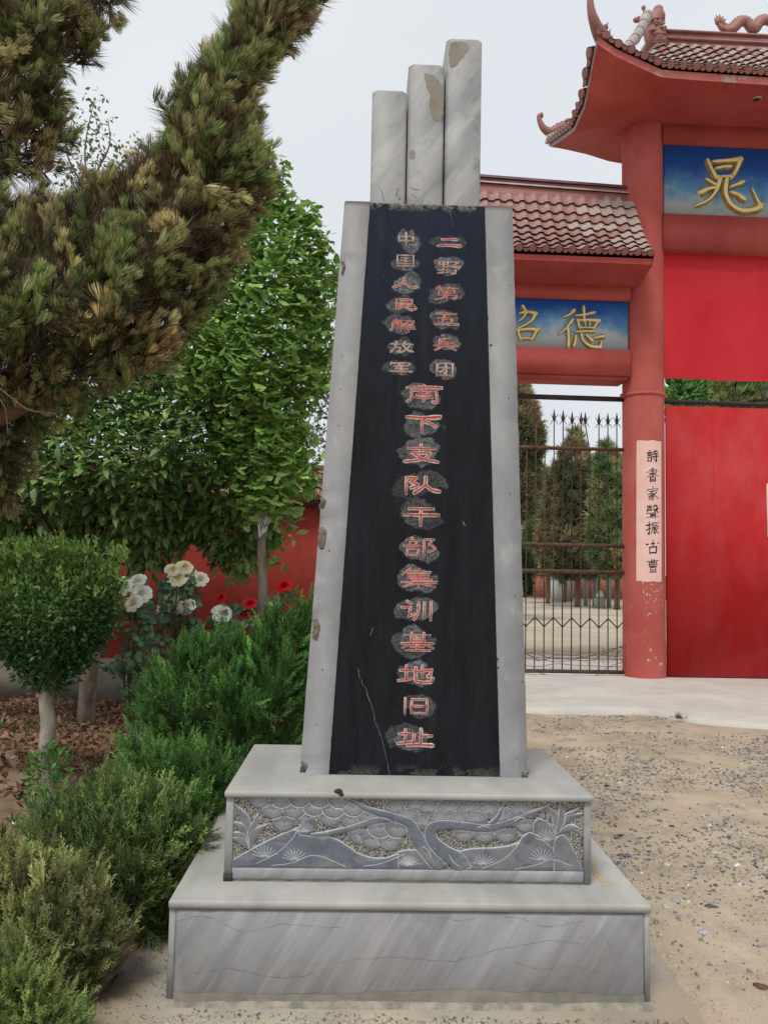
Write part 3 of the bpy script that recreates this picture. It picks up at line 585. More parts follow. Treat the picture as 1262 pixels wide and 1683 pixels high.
def black_face_mat():
    m = bpy.data.materials.new('black_stone'); m.use_nodes = True; n = m.node_tree.nodes; L = m.node_tree.links; b = n['Principled BSDF']
    a = n.new('ShaderNodeAttribute'); a.attribute_name = 'Col'; sp = n.new('ShaderNodeSeparateColor'); L.new(a.outputs['Color'], sp.inputs[0])
    tc = n.new('ShaderNodeTexCoord')
    def noise(s, det=6, st=(1, 1, 1)):
        mpn = n.new('ShaderNodeMapping'); mpn.inputs['Scale'].default_value = st; L.new(tc.outputs['Object'], mpn.inputs[0])
        t = n.new('ShaderNodeTexNoise'); t.inputs['Scale'].default_value = s; t.inputs['Detail'].default_value = det; t.inputs['Roughness'].default_value = .7; L.new(mpn.outputs[0], t.inputs[0]); return t.outputs['Fac']
    def mr(f, a0, a1, b0=0, b1=1):
        r = n.new('ShaderNodeMapRange'); L.new(f, r.inputs[0]); r.inputs[1].default_value = a0; r.inputs[2].default_value = a1; r.inputs[3].default_value = b0; r.inputs[4].default_value = b1; return r.outputs[0]
    def mul(x, y):
        q = n.new('ShaderNodeMath'); q.operation = 'MULTIPLY'; L.new(x, q.inputs[0])
        if isinstance(y, (int, float)): q.inputs[1].default_value = y
        else: L.new(y, q.inputs[1])
        return q.outputs[0]
    def mix(f, c, d):
        q = n.new('ShaderNodeMix'); q.data_type = 'RGBA'; L.new(f, q.inputs[0])
        for i, k in ((6, c), (7, d)):
            if isinstance(k, tuple): q.inputs[i].default_value = (*k, 1)
            else: L.new(k, q.inputs[i])
        return q.outputs[2]
    c = mix(mr(noise(6, 6, (3, 1, .5)), .35, .7), (.006, .007, .009), (.014, .016, .021))
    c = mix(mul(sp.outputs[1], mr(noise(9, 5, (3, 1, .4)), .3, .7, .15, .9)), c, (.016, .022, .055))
    c = mix(mul(mr(noise(3, 5, (2.5, 1, .6)), .6, .8), .22), c, (.10, .10, .12))
    c = mix(mul(mr(noise(160, 2), .70, .76), .6), c, (.35, .35, .35))
    fine = noise(95, 5)
    c = mix(mul(sp.outputs[0], mr(fine, .34, .66, .12, 1)), c, (.40, .40, .41))
    c = mix(mul(sp.outputs[2], mr(fine, .35, .6)), c, (.36, .34, .28))
    L.new(c, b.inputs['Base Color']); L.new(mr(sp.outputs[0], 0, .5, .5, .9), b.inputs['Roughness']); b.inputs['Specular IOR Level'].default_value = .16
    bp = n.new('ShaderNodeBump'); bp.inputs['Distance'].default_value = .004; L.new(mr(sp.outputs[0], 0, .6, .04, 1), bp.inputs['Strength']); L.new(noise(70, 4), bp.inputs['Height']); L.new(bp.outputs[0], b.inputs['Normal'])
    return m
idx = np.arange(nx*nz_).reshape(nz_, nx); q = np.stack([idx[:-1, :-1], idx[:-1, 1:], idx[1:, 1:], idx[1:, :-1]], -1).reshape(-1, 4)
dep = TS+scuff*.0025+(fbm(XX*60, ZZ*60, 61)-.5)*.003*scuff
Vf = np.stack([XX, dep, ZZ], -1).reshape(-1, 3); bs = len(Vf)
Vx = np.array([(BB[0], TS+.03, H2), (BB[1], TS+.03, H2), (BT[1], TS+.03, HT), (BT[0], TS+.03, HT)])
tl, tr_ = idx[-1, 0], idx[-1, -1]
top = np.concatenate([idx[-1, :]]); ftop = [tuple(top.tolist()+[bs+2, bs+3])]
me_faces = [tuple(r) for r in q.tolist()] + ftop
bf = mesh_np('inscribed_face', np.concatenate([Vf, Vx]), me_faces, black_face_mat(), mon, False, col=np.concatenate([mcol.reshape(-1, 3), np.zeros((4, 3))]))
bf['label'] = 'black stone face carved with red characters'
for key, a, b, c, d in LAY:
    x0, z1 = mp(a, c, TS); x1, z0 = mp(b, d, TS); lishu(key, x0, x1, z0, z1, -(TS-.0005), bf)
white_scratch = mat('white_scratch', (.16, .16, .16), (.34, .34, .33), 60, .9, 0)
crack('crack', [mp(*p, TS) for p in [(588, 1098), (593, 1118), (602, 1135), (612, 1165), (618, 1190), (628, 1215), (636, 1250), (640, 1274)]], .0010, white_scratch, bf, TS-.0012, 5, .0025)
crack('scratch', [mp(*p, TS) for p in [(608, 1045), (613, 1032)]], .001, white_scratch, bf, TS-.001, 3, .001)
crack('scratch', [mp(*p, TS) for p in [(760, 857), (764, 864)]], .003, white_scratch, bf, TS-.0011, 3, .001)
crack('scratch', [mp(*p, TS) for p in [(736, 340), (740, 352), (745, 372)]], .0008, white_scratch, bf, TS-.001, 3, .001)
# three stepped marble blocks on top
TB = TS+.018
for xa, xb, yt in ((612, 669.5, 145), (672, 731, 102), (734, 792.5, 60)):
    a = mp(xa, yt, TB)[0]; b = mp(xb, yt, TB)[0]; zt = mp(xa, yt, TB)[1]; a2 = mp(xa-3.5, 330, TB)[0]; b2 = mp(xb-3.5, 330, TB)[0]
    c = .014; z0 = HT-.02; dz = TS+.36
    ring = lambda x0, x1, y0, y1, c, z: [(x0+c, y0, z), (x1-c, y0, z), (x1, y0+c, z), (x1, y1, z), (x0, y1, z), (x0, y0+c, z)]
    V = ring(a2, b2, TB, dz, c, z0)+ring(a, b, TB, dz, c, zt-c)+ring(a+c, b-c, TB+c, dz-c, c*.5, zt)
    f = [(i, (i+1) % 6, 6+(i+1) % 6, 6+i) for i in range(6)]+[(6+i, 6+(i+1) % 6, 12+(i+1) % 6, 12+i) for i in range(6)]+[tuple(range(12, 18))]
    o = mesh_np('top_block', np.array(V), f, marble, mon)
buff = mat('buff_stain', (.22, .195, .15), (.30, .27, .21), 8, .7, .1)
def patch(px_poly, v, m, parent, y, name='stain_patch'):
    P = [mp(x, yv, v) for x, yv in px_poly]; P2 = spline(P+[P[0]], 7)[:-1]
    return mesh_np(name, np.array([(p[0]+random.uniform(-.003, .003), y, p[1]+random.uniform(-.003, .003)) for p in P2]), [tuple(range(len(P2)))], m, parent)
patch([(740, 70), (755, 68), (767, 71), (768, 82), (757, 98), (746, 110), (740, 108), (737, 90)], TB, buff, mon, TB-.0012)
patch([(697, 120), (706, 122), (714, 126), (722, 135), (728, 150), (728, 180), (724, 198), (714, 195), (706, 175), (707, 155), (700, 140)], TB, buff, mon, TB-.0012)
patch([(673, 248), (680, 246), (682, 256), (677, 262), (673, 258)], TB, buff, mon, TB-.0012)
for L_ in ([(624, 308), (628, 318), (631, 330)], [(656, 310), (651, 318), (658, 326), (653, 330)], [(672, 305), (678, 310), (688, 312)], [(676, 318), (684, 325)]):
    crack('crack', [mp(x, y, TB) for x, y in L_], .0011, dark_gap, mon, TB-.001, 7, .004)
# dark stain spots and a nest of dirt on the ledge
m_ = MB(); p = mp(556, 1303, T2); m_.ball((p[0], T2-.004, H2+.004), (.017, .014, .009)); m_.ball((p[0]+.012, T2-.012, H2-.006), (.01, .006, .008)); m_.build('dirt_clod', dark_gap, up)
m_ = MB(); p = mp(376, 1440, T2); m_.box(ux0-.001, ux0+.034, T2-.002, T2+.02, H1+.001, H1+.03); m_.build('black_corner_stain', dark_gap, up)

# ------------------------------------------------------------ tiles
def tile_mesh(name, m):
    n = 9; xs = np.linspace(-.5, .5, n); V = []; f = []
    def prof(x):
        return .21*math.sqrt(max(0, 1-((x-.22)/.26)**2))+.02 if abs(x-.22) < .26 else .02-.05*math.cos((x+.28)/.22*pi/2)*(abs(x+.28) < .26)
    for (y, lift) in ((-.08, .25), (1.06, .0)):
        for x in xs: V.append((x, y, prof(x)+lift))
    for x in xs: V.append((x, -.07, prof(x)+.20))
    for i in range(n-1): f += [(i, i+1, n+i+1, n+i), (2*n+i, 2*n+i+1, i+1, i)]
    me = bpy.data.meshes.new(name); me.from_pydata(V, [], f); me.materials.append(m); 
    for p in me.polygons: p.use_smooth = False
    return me, np.array(V), f
TM, TV, TF = tile_mesh('roof_tile', tile_m); TMg, _, _ = tile_mesh('roof_tile', tile_g)
def endcap_mesh(m):                 # round disc of the barrel tile and the drip lip of the pan tile
    V = []; f = []; n = 12
    for y in (-.10, .05):
        for k in range(n): V.append((.22+.27*cos(2*pi*k/n), y, .03+.27*sin(2*pi*k/n)))
    f.append(tuple(range(n-1, -1, -1)))
    for k in range(n): f.append((k, (k+1) % n, n+(k+1) % n, n+k))
    b = len(V); L = [(-.5, .02), (-.42, -.17), (-.28, -.24), (-.12, -.17), (-.04, .02)]
    for y in (-.11, .0):
        for x, z in L: V.append((x, y, z))
    f.append(tuple(b+i for i in range(5))); f += [(b+i, b+5+i, b+6+i, b+i+1) for i in range(4)]; f.append((b, b+4, b+9, b+5))
    me = bpy.data.meshes.new('eave_tile'); me.from_pydata(V, [], f); me.materials.append(m); return me
EM = endcap_mesh(ridge_m)
def frame_m(p, X, Yv, Zn):
    return Matrix(((X.x, Yv.x, Zn.x, p.x), (X.y, Yv.y, Zn.y, p.y), (X.z, Yv.z, Zn.z, p.z), (0, 0, 0, 1)))
def lay_tiles(S, us, rows, parent, smax=lambda u: 1, obj_if=lambda u, k: True, grey=lambda u: 0, caps=True, zscale=1.0):
    """S(u,s)->Vector; one tile object per course and column; those failing obj_if are joined as stuff"""
    stuffV = []; stuffF = []
    for i, u in enumerate(us):
        w = us[1]-us[0]; sm = smax(u)
        for r in range(rows):
            s0, s1 = r/rows, (r+1)/rows
            if s0+.3/rows > sm: break
            p0, p1 = S(u, s0), S(u, s1); X = S(u+abs(w)/2, s0)-S(u-abs(w)/2, s0); Yv = p1-p0
            if w < 0: pass
            Zn = X.cross(Yv).normalized()*abs(w)*zscale; j = random.uniform(-.03, .03)
            M_ = frame_m(p0+Zn*(j*.25), X*(1+j*.1), Yv, Zn)
            if obj_if(u, r):
                o = bpy.data.objects.new('roof_tile', TMg if random.random() < grey(u) else TM); link(o, parent); o.matrix_basis = M_
            else:
                n0 = len(stuffV)*len(TV); A_ = np.array(M_); stuffV.append(TV@A_[:3, :3].T+A_[:3, 3]); stuffF += [tuple(k+n0 for k in ff) for ff in TF]
        if caps:
            p0, p1 = S(u, 0), S(u, 1/rows); X = S(u+abs(w)/2, 0)-S(u-abs(w)/2, 0); Yv = (p1-p0).normalized(); Zn = X.cross(Yv).normalized()*abs(w)
            o = bpy.data.objects.new('eave_tile', EM); link(o, parent); o.matrix_basis = frame_m(p0+Zn*.06, X, Yv*abs(w), Zn)
    if stuffV: mesh_np('further_tiles', np.concatenate(stuffV), stuffF, tile_m, parent, kind='stuff')
def grid_mesh(name, fn, us, ts, m, parent, flip=False, smooth=True):
    V = [fn(u, t) for t in ts for u in us]; n = len(us); f = []
    for j in range(len(ts)-1):
        for i in range(n-1):
            q = (j*n+i, j*n+i+1, (j+1)*n+i+1, (j+1)*n+i); f.append(q[::-1] if flip else q)
    return mesh_np(name, np.array(V), f, m, parent, smooth)

# ------------------------------------------------------------ the gateway
gate = thing('gateway', 'red columned gateway with tiled upturned roofs and blue name boards, behind the monument', 'gate', GF.o, GF.yaw)
RP = .322; UC = 4.0                # pillar radius, centre line of the main bay
def pillar(u, top, r=RP):
    m = MB(); zs = [0, .02, .3, 1, 2, 3, 4.36, 4.42, 6, top-.05, top+.06]
    m.tube([(u, 0, z) for z in zs], [r*1.02, r*1.02]+[r]*9, 40); return m.build('pillar', red_pillar, gate, True)
pl = pillar(.045, 8.86); pillar(2*UC-.045, 8.86); pillar(-3.15, 6.1, .28)
# peeling paint and pale smears at the foot of the near pillar (thin curved flakes on the surface)
peel_a = mat('bare_plaster', (.50, .40, .34), (.66, .56, .50), 30, .95, .3); peel_c = mat('chalky_pink', (.40, .17, .15), (.54, .32, .28), 40, .95, .2); peel_b = mat('faded_red', (.30, .06, .055), (.42, .10, .09), 14, .9, .2, layers=[((.6, .42, .38), 26, .55, .66)])
def flake(u, z, w, h, m, seed, y_off=.0012, parent=pl):
    rr = random.Random(seed); n = 26; V = []; R_ = RP+y_off
    for k in range(n):
        th = 2*pi*k/n; r = rr.uniform(.35, 1.1); x = u+w*r*cos(th); zz = z+h*r*sin(th); x = max(-RP*.97, min(RP*.97, x))
        V.append((.045+x, -math.sqrt(max(1e-6, R_*R_-x*x)), zz))
    V.append((.045+u, -math.sqrt(R_*R_-u*u), z)); return mesh_np('paint_flake', np.array(V), [(k, (k+1) % n, n) for k in range(n)], m, parent)
for i, (u, z, w, h, m) in enumerate([(.12, .16, .07, .06, peel_a), (.02, .10, .08, .04, peel_a), (.16, .22, .07, .05, peel_a), (-.05, .3, .03, .02, peel_a), (.06, .34, .02, .015, peel_a), (-.02, .45, .02, .03, peel_a)]): flake(u, z, w, h, m, i)
for i in range(90): flake(random.uniform(-.12, .22), random.choice([random.uniform(1.15, 1.46), random.uniform(.95, 1.46)]), random.uniform(.004, .018)*random.uniform(.5, 1.4), random.uniform(.005, .022), peel_c if i % 3 else peel_a, 50+i, .0016)
for i in range(26): flake(random.uniform(-.16, -.10), random.uniform(1.3, 3.7), random.uniform(.004, .012), random.uniform(.01, .07), peel_a if i % 3 else peel_b, 90+i, .0014)
for i in range(50): flake(random.uniform(-.28, .28), random.uniform(.05, 1.3), random.uniform(.003, .014), random.uniform(.004, .02), peel_c if i % 3 else peel_b, 190+i, .0015)
for x, z in ((.13, 8.0), (.13, 7.42), (.12, 7.32), (.14, 7.30)): flake(x, z, .012, .012, dark_gap, int(z*100))
m = MB(); m.tube([(.045, 0, 4.40), (.045, 0, 4.45)], [RP+.012, RP+.012], 40); m.box(-.33, -.26, -.05, .0, 4.385, 4.455); m.box(.35, .42, -.05, 0, 4.385, 4.455); m.build('clamp_band', red_pillar, gate)
# main bay beams, boards
uR = 2*UC-.3
box('upper_beam', .30, uR, -.26, .26, 8.515, 8.95, red_paint, gate)
box('middle_beam', .30, uR, -.26, .26, 6.765, 7.345, red_paint, gate)
board_m = bpy.data.materials.new('sky_painted_board'); board_m.use_nodes = True
def sky_board(m, zlo, zhi):
    n = m.node_tree.nodes; L = m.node_tree.links; b = n['Principled BSDF']; b.inputs['Roughness'].default_value = .5
    tc = n.new('ShaderNodeTexCoord'); sx = n.new('ShaderNodeSeparateXYZ'); L.new(tc.outputs['Object'], sx.inputs[0])
    t = n.new('ShaderNodeTexNoise'); t.inputs['Scale'].default_value = 2.2; t.inputs['Detail'].default_value = 8; t.inputs['Roughness'].default_value = .65; L.new(tc.outputs['Object'], t.inputs[0])
    mr = n.new('ShaderNodeMapRange'); mr.inputs[1].default_value = zlo; mr.inputs[2].default_value = zhi; L.new(sx.outputs[2], mr.inputs[0])
    ad = n.new('ShaderNodeMath'); ad.operation = 'MULTIPLY_ADD'; L.new(t.outputs['Fac'], ad.inputs[0]); ad.inputs[1].default_value = -.9; L.new(mr.outputs[0], ad.inputs[2])
    r = n.new('ShaderNodeValToRGB'); e = r.color_ramp.elements; e[0].position = -.0; e[0].color = (.44, .52, .54, 1); e[1].position = .52; e[1].color = (.012, .10, .40, 1)
    k = r.color_ramp.elements.new(.22); k.color = (.10, .29, .50, 1); ad2 = n.new('ShaderNodeMath'); ad2.operation = 'ADD'; L.new(ad.outputs[0], ad2.inputs[0]); ad2.inputs[1].default_value = .30
    L.new(ad2.outputs[0], r.inputs[0]); L.new(r.outputs[0], b.inputs['Base Color'])
sky_board(board_m, 7.3, 8.5); board_w = bpy.data.materials.new('sky_painted_board_small'); board_w.use_nodes = True; sky_board(board_w, 5.15, 6.1)
mb_ = box('name_board', .33, uR-.03, -.205, .1, 7.346, 8.514, board_m, gate)
GOLD = {'chao': [('20,8 25,22 32,38', .9, 1.1), ('30,9 52,6 69,3', .8, 1.3), ('69,3 64,20 56,37', 1.2, .8), ('34,21 44,18 54,17', .7, .9), ('33,37 44,36 56,35', .7, .7), ('38,40 32,62 20,80 0,93', 1.2, .4), ('18,43 24,47 30,51', .7, .9), ('10,66 20,60 31,57', 1.3, .6),
        ('48,40 46,66 54,86 70,97 90,94 99,87', 1.1, 1.3), ('99,88 93,74 86,56', 1.1, .3), ('55,54 63,50 72,45', .6, 1.0), ('55,65 64,68 73,75', .7, 1.3)],
 'de': [('34,10 24,20 11,27', 1.1, .5), ('30,34 18,52 0,70', 1.1, .4), ('20,50 22,74 22,99', 1.0, 1.1), ('40,22 60,19 80,13', .7, .9), ('56,1 57,20 57,36', .9, .7), ('42,32 44,42 47,52', .8, .8), ('42,34 66,32 90,33', .7, 1.2), ('90,33 84,42 79,52', 1.1, .6), ('47,52 62,51 79,51', .6, .6), ('60,35 60,50', .6, .5), ('69,35 69,50', .6, .5),
        ('40,62 60,60 80,59', .7, .8), ('38,72 37,84 34,97', .8, 1), ('50,67 56,84 72,96 92,98', .8, 1.2), ('93,98 95,90 95,82', 1, .4), ('62,70 68,75 74,81', .7, 1.2), ('80,76 90,73 101,71', .6, 1.2)],
 'zhao': [('5,20 6,50 7,80', 1, .9), ('5,20 22,18 40,18', .7, .9), ('40,18 40,50 38,80', 1, .8), ('7,50 22,48 38,48', .6, .6), ('7,78 22,78 38,78', .6, .6), ('66,2 70,10 74,18', .9, 1), ('60,22 78,18 96,22', .7, 1.2), ('96,22 88,40 72,56 50,70', 1.1, .5), ('74,20 66,36 56,46', .8, .4), ('54,72 57,84 61,98', .9, .8), ('54,73 76,68 100,68', .7, 1.3), ('100,68 94,82 88,98', 1.2, .8), ('61,96 74,95 88,96', .7, .7)]}
def gold_char(key, x0, x1, z0, z1, y, w, h, parent):
    mb = MB()
    for i, (s, a, b) in enumerate(GOLD[key]):
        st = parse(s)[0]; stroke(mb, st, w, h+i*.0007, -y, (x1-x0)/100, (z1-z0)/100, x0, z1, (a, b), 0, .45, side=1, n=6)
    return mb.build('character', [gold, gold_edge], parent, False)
x0, z1 = GF.hit(1140, 257, -.22); x1, z0 = GF.hit(1249, 351, -.22); gold_char('chao', x0, x1, z0, z1, -.206, .062, .05, mb_)
# wing beams and board (left of the pillar)
uL = -3.1
box('wing_upper_beam', uL, -.25, -.26, .26, 5.905, 6.14, red_paint, gate)
wbd = box('wing_name_board', uL, -.27, -.19, .1, 5.10, 5.904, board_w, gate)
box('wing_lower_beam', uL, -.25, -.26, .30, 4.70, 5.099, red_paint, gate)
box('beam_lip', uL, -.28, -.20, .24, 4.64, 4.699, red_paint, gate)
x0, z1 = GF.hit(918, 503, -.2); x1, z0 = GF.hit(990, 573, -.2); gold_char('de', x0, x1, z0, z1, -.191, .044, .03, wbd)
x0, z1 = GF.hit(813, 501, -.2); x1, z0 = GF.hit(882, 560, -.2); gold_char('zhao', x0, x1, z0, z1, -.191, .046, .03, wbd)
# red cloth panel hung in the opening
mb = MB(); us = np.linspace(.34, uR-.04, 40); V = [(u, -.10+(.022*sin(u*4.1+z*.35)+.014*sin(u*13+z*.8))*(6.8-z)/2.1+.004*sin(u*31), z) for z in (4.71, 5.4, 6.1, 6.764) for u in us]; f = [(j*40+i, j*40+i+1, (j+1)*40+i+1, (j+1)*40+i) for j in range(3) for i in range(39)]
props(mesh_np('hanging_banner', np.array(V), f, red_banner, gate, True), 'plain bright red sheet filling the opening under the main beam')
# main roof ------------------------------------------------------------
fe_u = [-1.145, -.88, -.61, -.43, -.195, .3, 1.4]; fe_z = [9.317, 9.144, 9.027, 8.952, 8.853, 8.835, 8.812]
be_u = [-1.145, -.775, -.44, -.05, .23, 1.4]; be_z = [9.30, 9.243, 9.178, 9.07, 9.03, 8.98]
le_v = [-1.4, -1.057, -.80, -.49, -.24, .40, 1.233, 1.4]; le_z = [9.317, 8.969, 8.703, 8.683, 8.655, 8.885, 9.192, 9.30]
def mu(u): return u if u <= UC else 2*UC-u
def fe(u): return float(np.interp(mu(u), fe_u, fe_z))
def be(u): return float(np.interp(mu(u), be_u, be_z))
def le(v): return float(np.interp(v, le_v, le_z))
def under(u, v):
    uu = mu(u); a = min(1, max(0, -uu/1.145)); b = min(1, abs(v)/1.4)**1.4; E_ = (fe(u) if v < 0 else be(u)); K = (9.317 if v < 0 else 9.30)-8.84
    z = 8.84+(le(v)-8.84)*a**1.15+(E_-8.84)*b-K*a**1.15*b
    return (u, v, z)
usr = sorted(set(list(np.round(np.linspace(-1.145, .3, 22), 4))+list(np.linspace(.5, UC, 8)))); usr = usr+[2*UC-u for u in usr[::-1][1:]]
vsr = np.linspace(-1.4, 1.4, 33)
roof = grid_mesh('main_roof', under, usr, vsr, red_paint, gate, flip=True)
FH = .11
grid_mesh('eave_fascia', lambda u, t: (u, -1.4-.012*t, fe(u)+FH*t), usr, (0, 1), eave_red, roof, smooth=False)
grid_mesh('eave_fascia', lambda u, t: (u, 1.4+.012*t, be(u)+FH*t), usr, (0, 1), eave_red, roof, flip=True, smooth=False)
grid_mesh('eave_fascia', lambda v, t: (-1.145-.01*t, v, le(v)+.07*t), vsr, (0, 1), ridge_pale, roof, flip=True, smooth=False)
grid_mesh('eave_fascia', lambda v, t: (2*UC+1.145+.01*t, v, le(v)+.07*t), vsr, (0, 1), ridge_pale, roof, smooth=False)
ZR = 10.30; UE = .34
def Sf(u, s):                       # front slope
    z0 = fe(u)+FH+.035; return Vector((u, -1.46+1.38*s, z0+(ZR-z0)*(.66*s+.34*s*s)))
def Sb(u, s):
    z0 = be(u)+FH+.02; return Vector((u, 1.46-1.38*s, z0+(ZR-z0)*(.66*s+.34*s*s)))
def Sl(v, s):                       # left hip slope (parameter runs along -v so that the normal points outward)
    vv = -v; z0 = le(vv)+.07+.02; return Vector((-1.2+1.54*s, vv, z0+(ZR-z0)*(.66*s+.34*s*s)))
def Sr(v, s): p = Sl(-v, s); return Vector((2*UC-p.x, p.y, p.z))
cw = .1925
ucol = [.256+cw*k for k in range(-7, 39)]; hipf = lambda u: min(1, (mu(u)+1.2)/1.54)
lay_tiles(Sf, ucol, 10, roof, hipf, lambda u, r: u < 2.5, lambda u: .55, True, .8)
lay_tiles(lambda u, s: Sb(2*UC-u, s), ucol, 10, roof, lambda u: hipf(2*UC-u), lambda u, r: False, caps=False)
vcol = [-1.25+.19*k for k in range(14)]
lay_tiles(Sl, vcol, 10, roof, lambda v: min(1, (1.46-abs(v))/1.38), lambda u, r: r < 3, lambda u: .2, True, .9)
lay_tiles(Sr, vcol, 10, roof, lambda v: min(1, (1.46-abs(v))/1.38), lambda u, r: False, caps=False)
def deck(u, v):
    f = lambda a: .66*a+.34*a*a
    sf = min(1, (1.46-abs(v))/1.38); z0 = (fe(u) if v < 0 else be(u))+FH+.03; zf = z0+(ZR-z0)*f(sf)
    sl = min(1, (mu(u)+1.2)/1.54); z1 = le(v)+.09; zl = z1+(ZR-z1)*f(sl)
    return (u, v, min(zf, zl)-.03)
grid_mesh('roof_deck', deck, sorted(set(usr)), vsr, dark_gap, roof)
# main ridge: stacked courses and purple cap
rl, rr_ = UE-.05, 2*UC-UE+.05
m = MB(); m.box(rl, rr_, -.15, .15, 10.18, 10.34); m.box(rl-.01, rr_+.01, -.18, .18, 10.34, 10.37); m.box(rl, rr_, -.12, .12, 10.37, 10.49); m.box(rl-.01, rr_+.01, -.15, .15, 10.49, 10.52); m.build('main_ridge', ridge_m, roof)
m = MB(); m.tube([(rl, 0, 10.56), (rr_, 0, 10.56)], .055, 10); m.build('ridge_cap', purple_m, roof, True)
# hip ridges and corner horns
HN = (1.38, -1.54)                 # normal of the vertical plane over the front-left hip
hp = lambda px, py: GF.hit3(px, py, (-1.2, -1.46), HN)
pts = [hp(*p) for p in [(996, 76), (1008, 82), (1022, 82), (1036, 72), (1048, 56), (1057, 40), (1064, 24)]]
pts = [Vector(p) for p in spline(pts, 4)]
m = MB(); m.tube(pts, list(np.linspace(.075, .085, len(pts))), 8); hr = m.build('hip_ridge', ridge_pale, roof, True)
m = MB()
for i in range(2, len(pts)-1, 3): m.tube([pts[i]-(pts[i+1]-pts[i])*.12, pts[i]+(pts[i+1]-pts[i])*.12], .089, 8)
m.build('joint_ring', ridge_m, hr)
def horn(pxs, rad, hitf, name='corner_horn'):
    P_ = spline([hitf(*p) for p in pxs], 5); m = MB(); m.tube(P_, list(np.interp(np.linspace(0, 1, len(P_)), np.linspace(0, 1, len(rad)), rad)), 8); return m.build(name, ridge_m, roof, True)
horn([(1006, 80), (996, 72), (986, 58), (977, 38), (971, 16), (969, -14), (972, -34)], [.10, .12, .11, .085, .06, .035, .008], hp)
m = MB()
for k, (x, y) in enumerate([(998, 56), (1002, 66), (1010, 74), (994, 45), (1018, 78), (1000, 74), (990, 66)]):
    p = hp(x, y); m.ball(p, (.05, .05, .045), seg=6, rings=4)
    m.tube([p, p+Vector((.04, -.02, .07))], [.03, .004], 5)
m.build('scrollwork', ridge_m, roof)
# hidden-side hips are plain
def hip_line(c, e, name='hip_ridge'):
    P_ = [Vector(c).lerp(Vector(e), t)-Vector((0, 0, .42*sin(pi*t)*(.8))) for t in np.linspace(0, 1, 9)]; m = MB(); m.tube(P_, .075, 8); m.build(name, ridge_pale, roof, True)
hip_line((2*UC+1.15, -1.42, 9.5), (2*UC-UE, 0, 10.7)); hip_line((-1.15, 1.42, 9.45), (UE, 0, 10.6)); hip_line((2*UC+1.15, 1.42, 9.45), (2*UC-UE, 0, 10.6))
hb = lambda px, py: GF.hit3(px, py, (-1.2, 1.42), (0, 1))
horn([(928, 207), (914, 215), (903, 217), (893, 211), (887, 200), (886, 191), (891, 189)], [.10, .10, .085, .065, .05, .045, .05], hb)
m = MB()
for x, y in [(917, 206), (924, 203), (932, 199), (911, 210)]: m.ball(hb(x, y), (.055, .05, .05), seg=6, rings=4)
m.build('scrollwork', ridge_m, roof)
# beast head at the ridge end: thick neck, snout, jaw, horns, whorls of mane
dm = mat('ornament_glaze', (.30, .13, .11), (.40, .20, .17), 14, .5, .6, 40, spec=.4, bdist=.02)
hq = lambda px, py, dv=0: Vector((*[GF.hit(px, py, -.06+dv)[0]], -.06+dv, GF.hit(px, py, -.06+dv)[1]))
m = MB(); m.tube([hq(1082, 80), hq(1076, 62), hq(1070, 46), hq(1076, 28), hq(1084, 18)], [.17, .17, .15, .12, .08], 10); m.ball(hq(1081, 16), (.085, .08, .07)); m.ball(hq(1083, 26), (.10, .09, .08))
m.tube([hq(1070, 32), hq(1062, 26), hq(1058, 20), hq(1057, 12)], [.05, .03, .02, .03], 6); m.ball(hq(1057, 13), .04, seg=6, rings=4)
m.tube([hq(1064, 38), hq(1054, 36), hq(1046, 32)], [.05, .035, .02], 6); m.ball(hq(1045, 33), (.06, .05, .045), seg=6, rings=4); m.ball(hq(1049, 29), .03, seg=6, rings=4)
m.tube([hq(1084, 40), hq(1089, 36), hq(1092, 28)], [.05, .035, .01], 6)
for i in range(26):
    x = random.uniform(1066, 1088); y = random.uniform(30, 76); p = hq(x, y, -.13); q_ = p+Vector((.07, -.01, random.uniform(-.02, .05))); m.tube([p, (p+q_)/2+Vector((0, -.03, .0)), q_], [.02, .026, .008], 5)
m.build('ridge_beast', dm, roof, True)
# small dragon running along the ridge top: tail fan and humped body with back fins
hz_ = lambda px, py: Vector((GF.hit(px, py, 0)[0], 0, GF.hit(px, py, 0)[1]))
body = [(1178, 36), (1186, 46), (1198, 50), (1208, 44), (1216, 36), (1226, 36), (1234, 46), (1241, 47), (1247, 38), (1256, 33), (1266, 35), (1274, 46), (1282, 48), (1290, 38), (1300, 33), (1312, 38)]
bp_ = [Vector(p) for p in spline([hz_(x, y) for x, y in body], 4)]
m = MB(); m.tube(bp_, [.03+.05*min(1, i/10) for i in range(len(bp_))], 8)
for i in range(1, len(bp_)-1):
    t = (bp_[i+1]-bp_[i-1]).normalized(); n_ = Vector((-t.z, 0, t.x)); n_ = n_ if n_.z > 0 or True else -n_
    b_ = bp_[i]+n_*.07; m.add([b_-t*.035-Vector((0, .012, 0)), b_+t*.035-Vector((0, .012, 0)), b_+n_*.05, b_-t*.035+Vector((0, .012, 0)), b_+t*.035+Vector((0, .012, 0))], [(0, 1, 2), (4, 3, 2), (3, 0, 2), (1, 4, 2)])
for x, y in [(1173, 30), (1176, 24), (1182, 23), (1188, 26), (1193, 31), (1174, 38)]:
    p = hz_(1181, 38); q_ = hz_(x, y); m.tube([p, (p+q_)/2, q_], [.05, .035, .004], 5)
m.ball(hz_(1182, 36), (.08, .04, .08)); m.build('ridge_dragon', dm, roof, True)
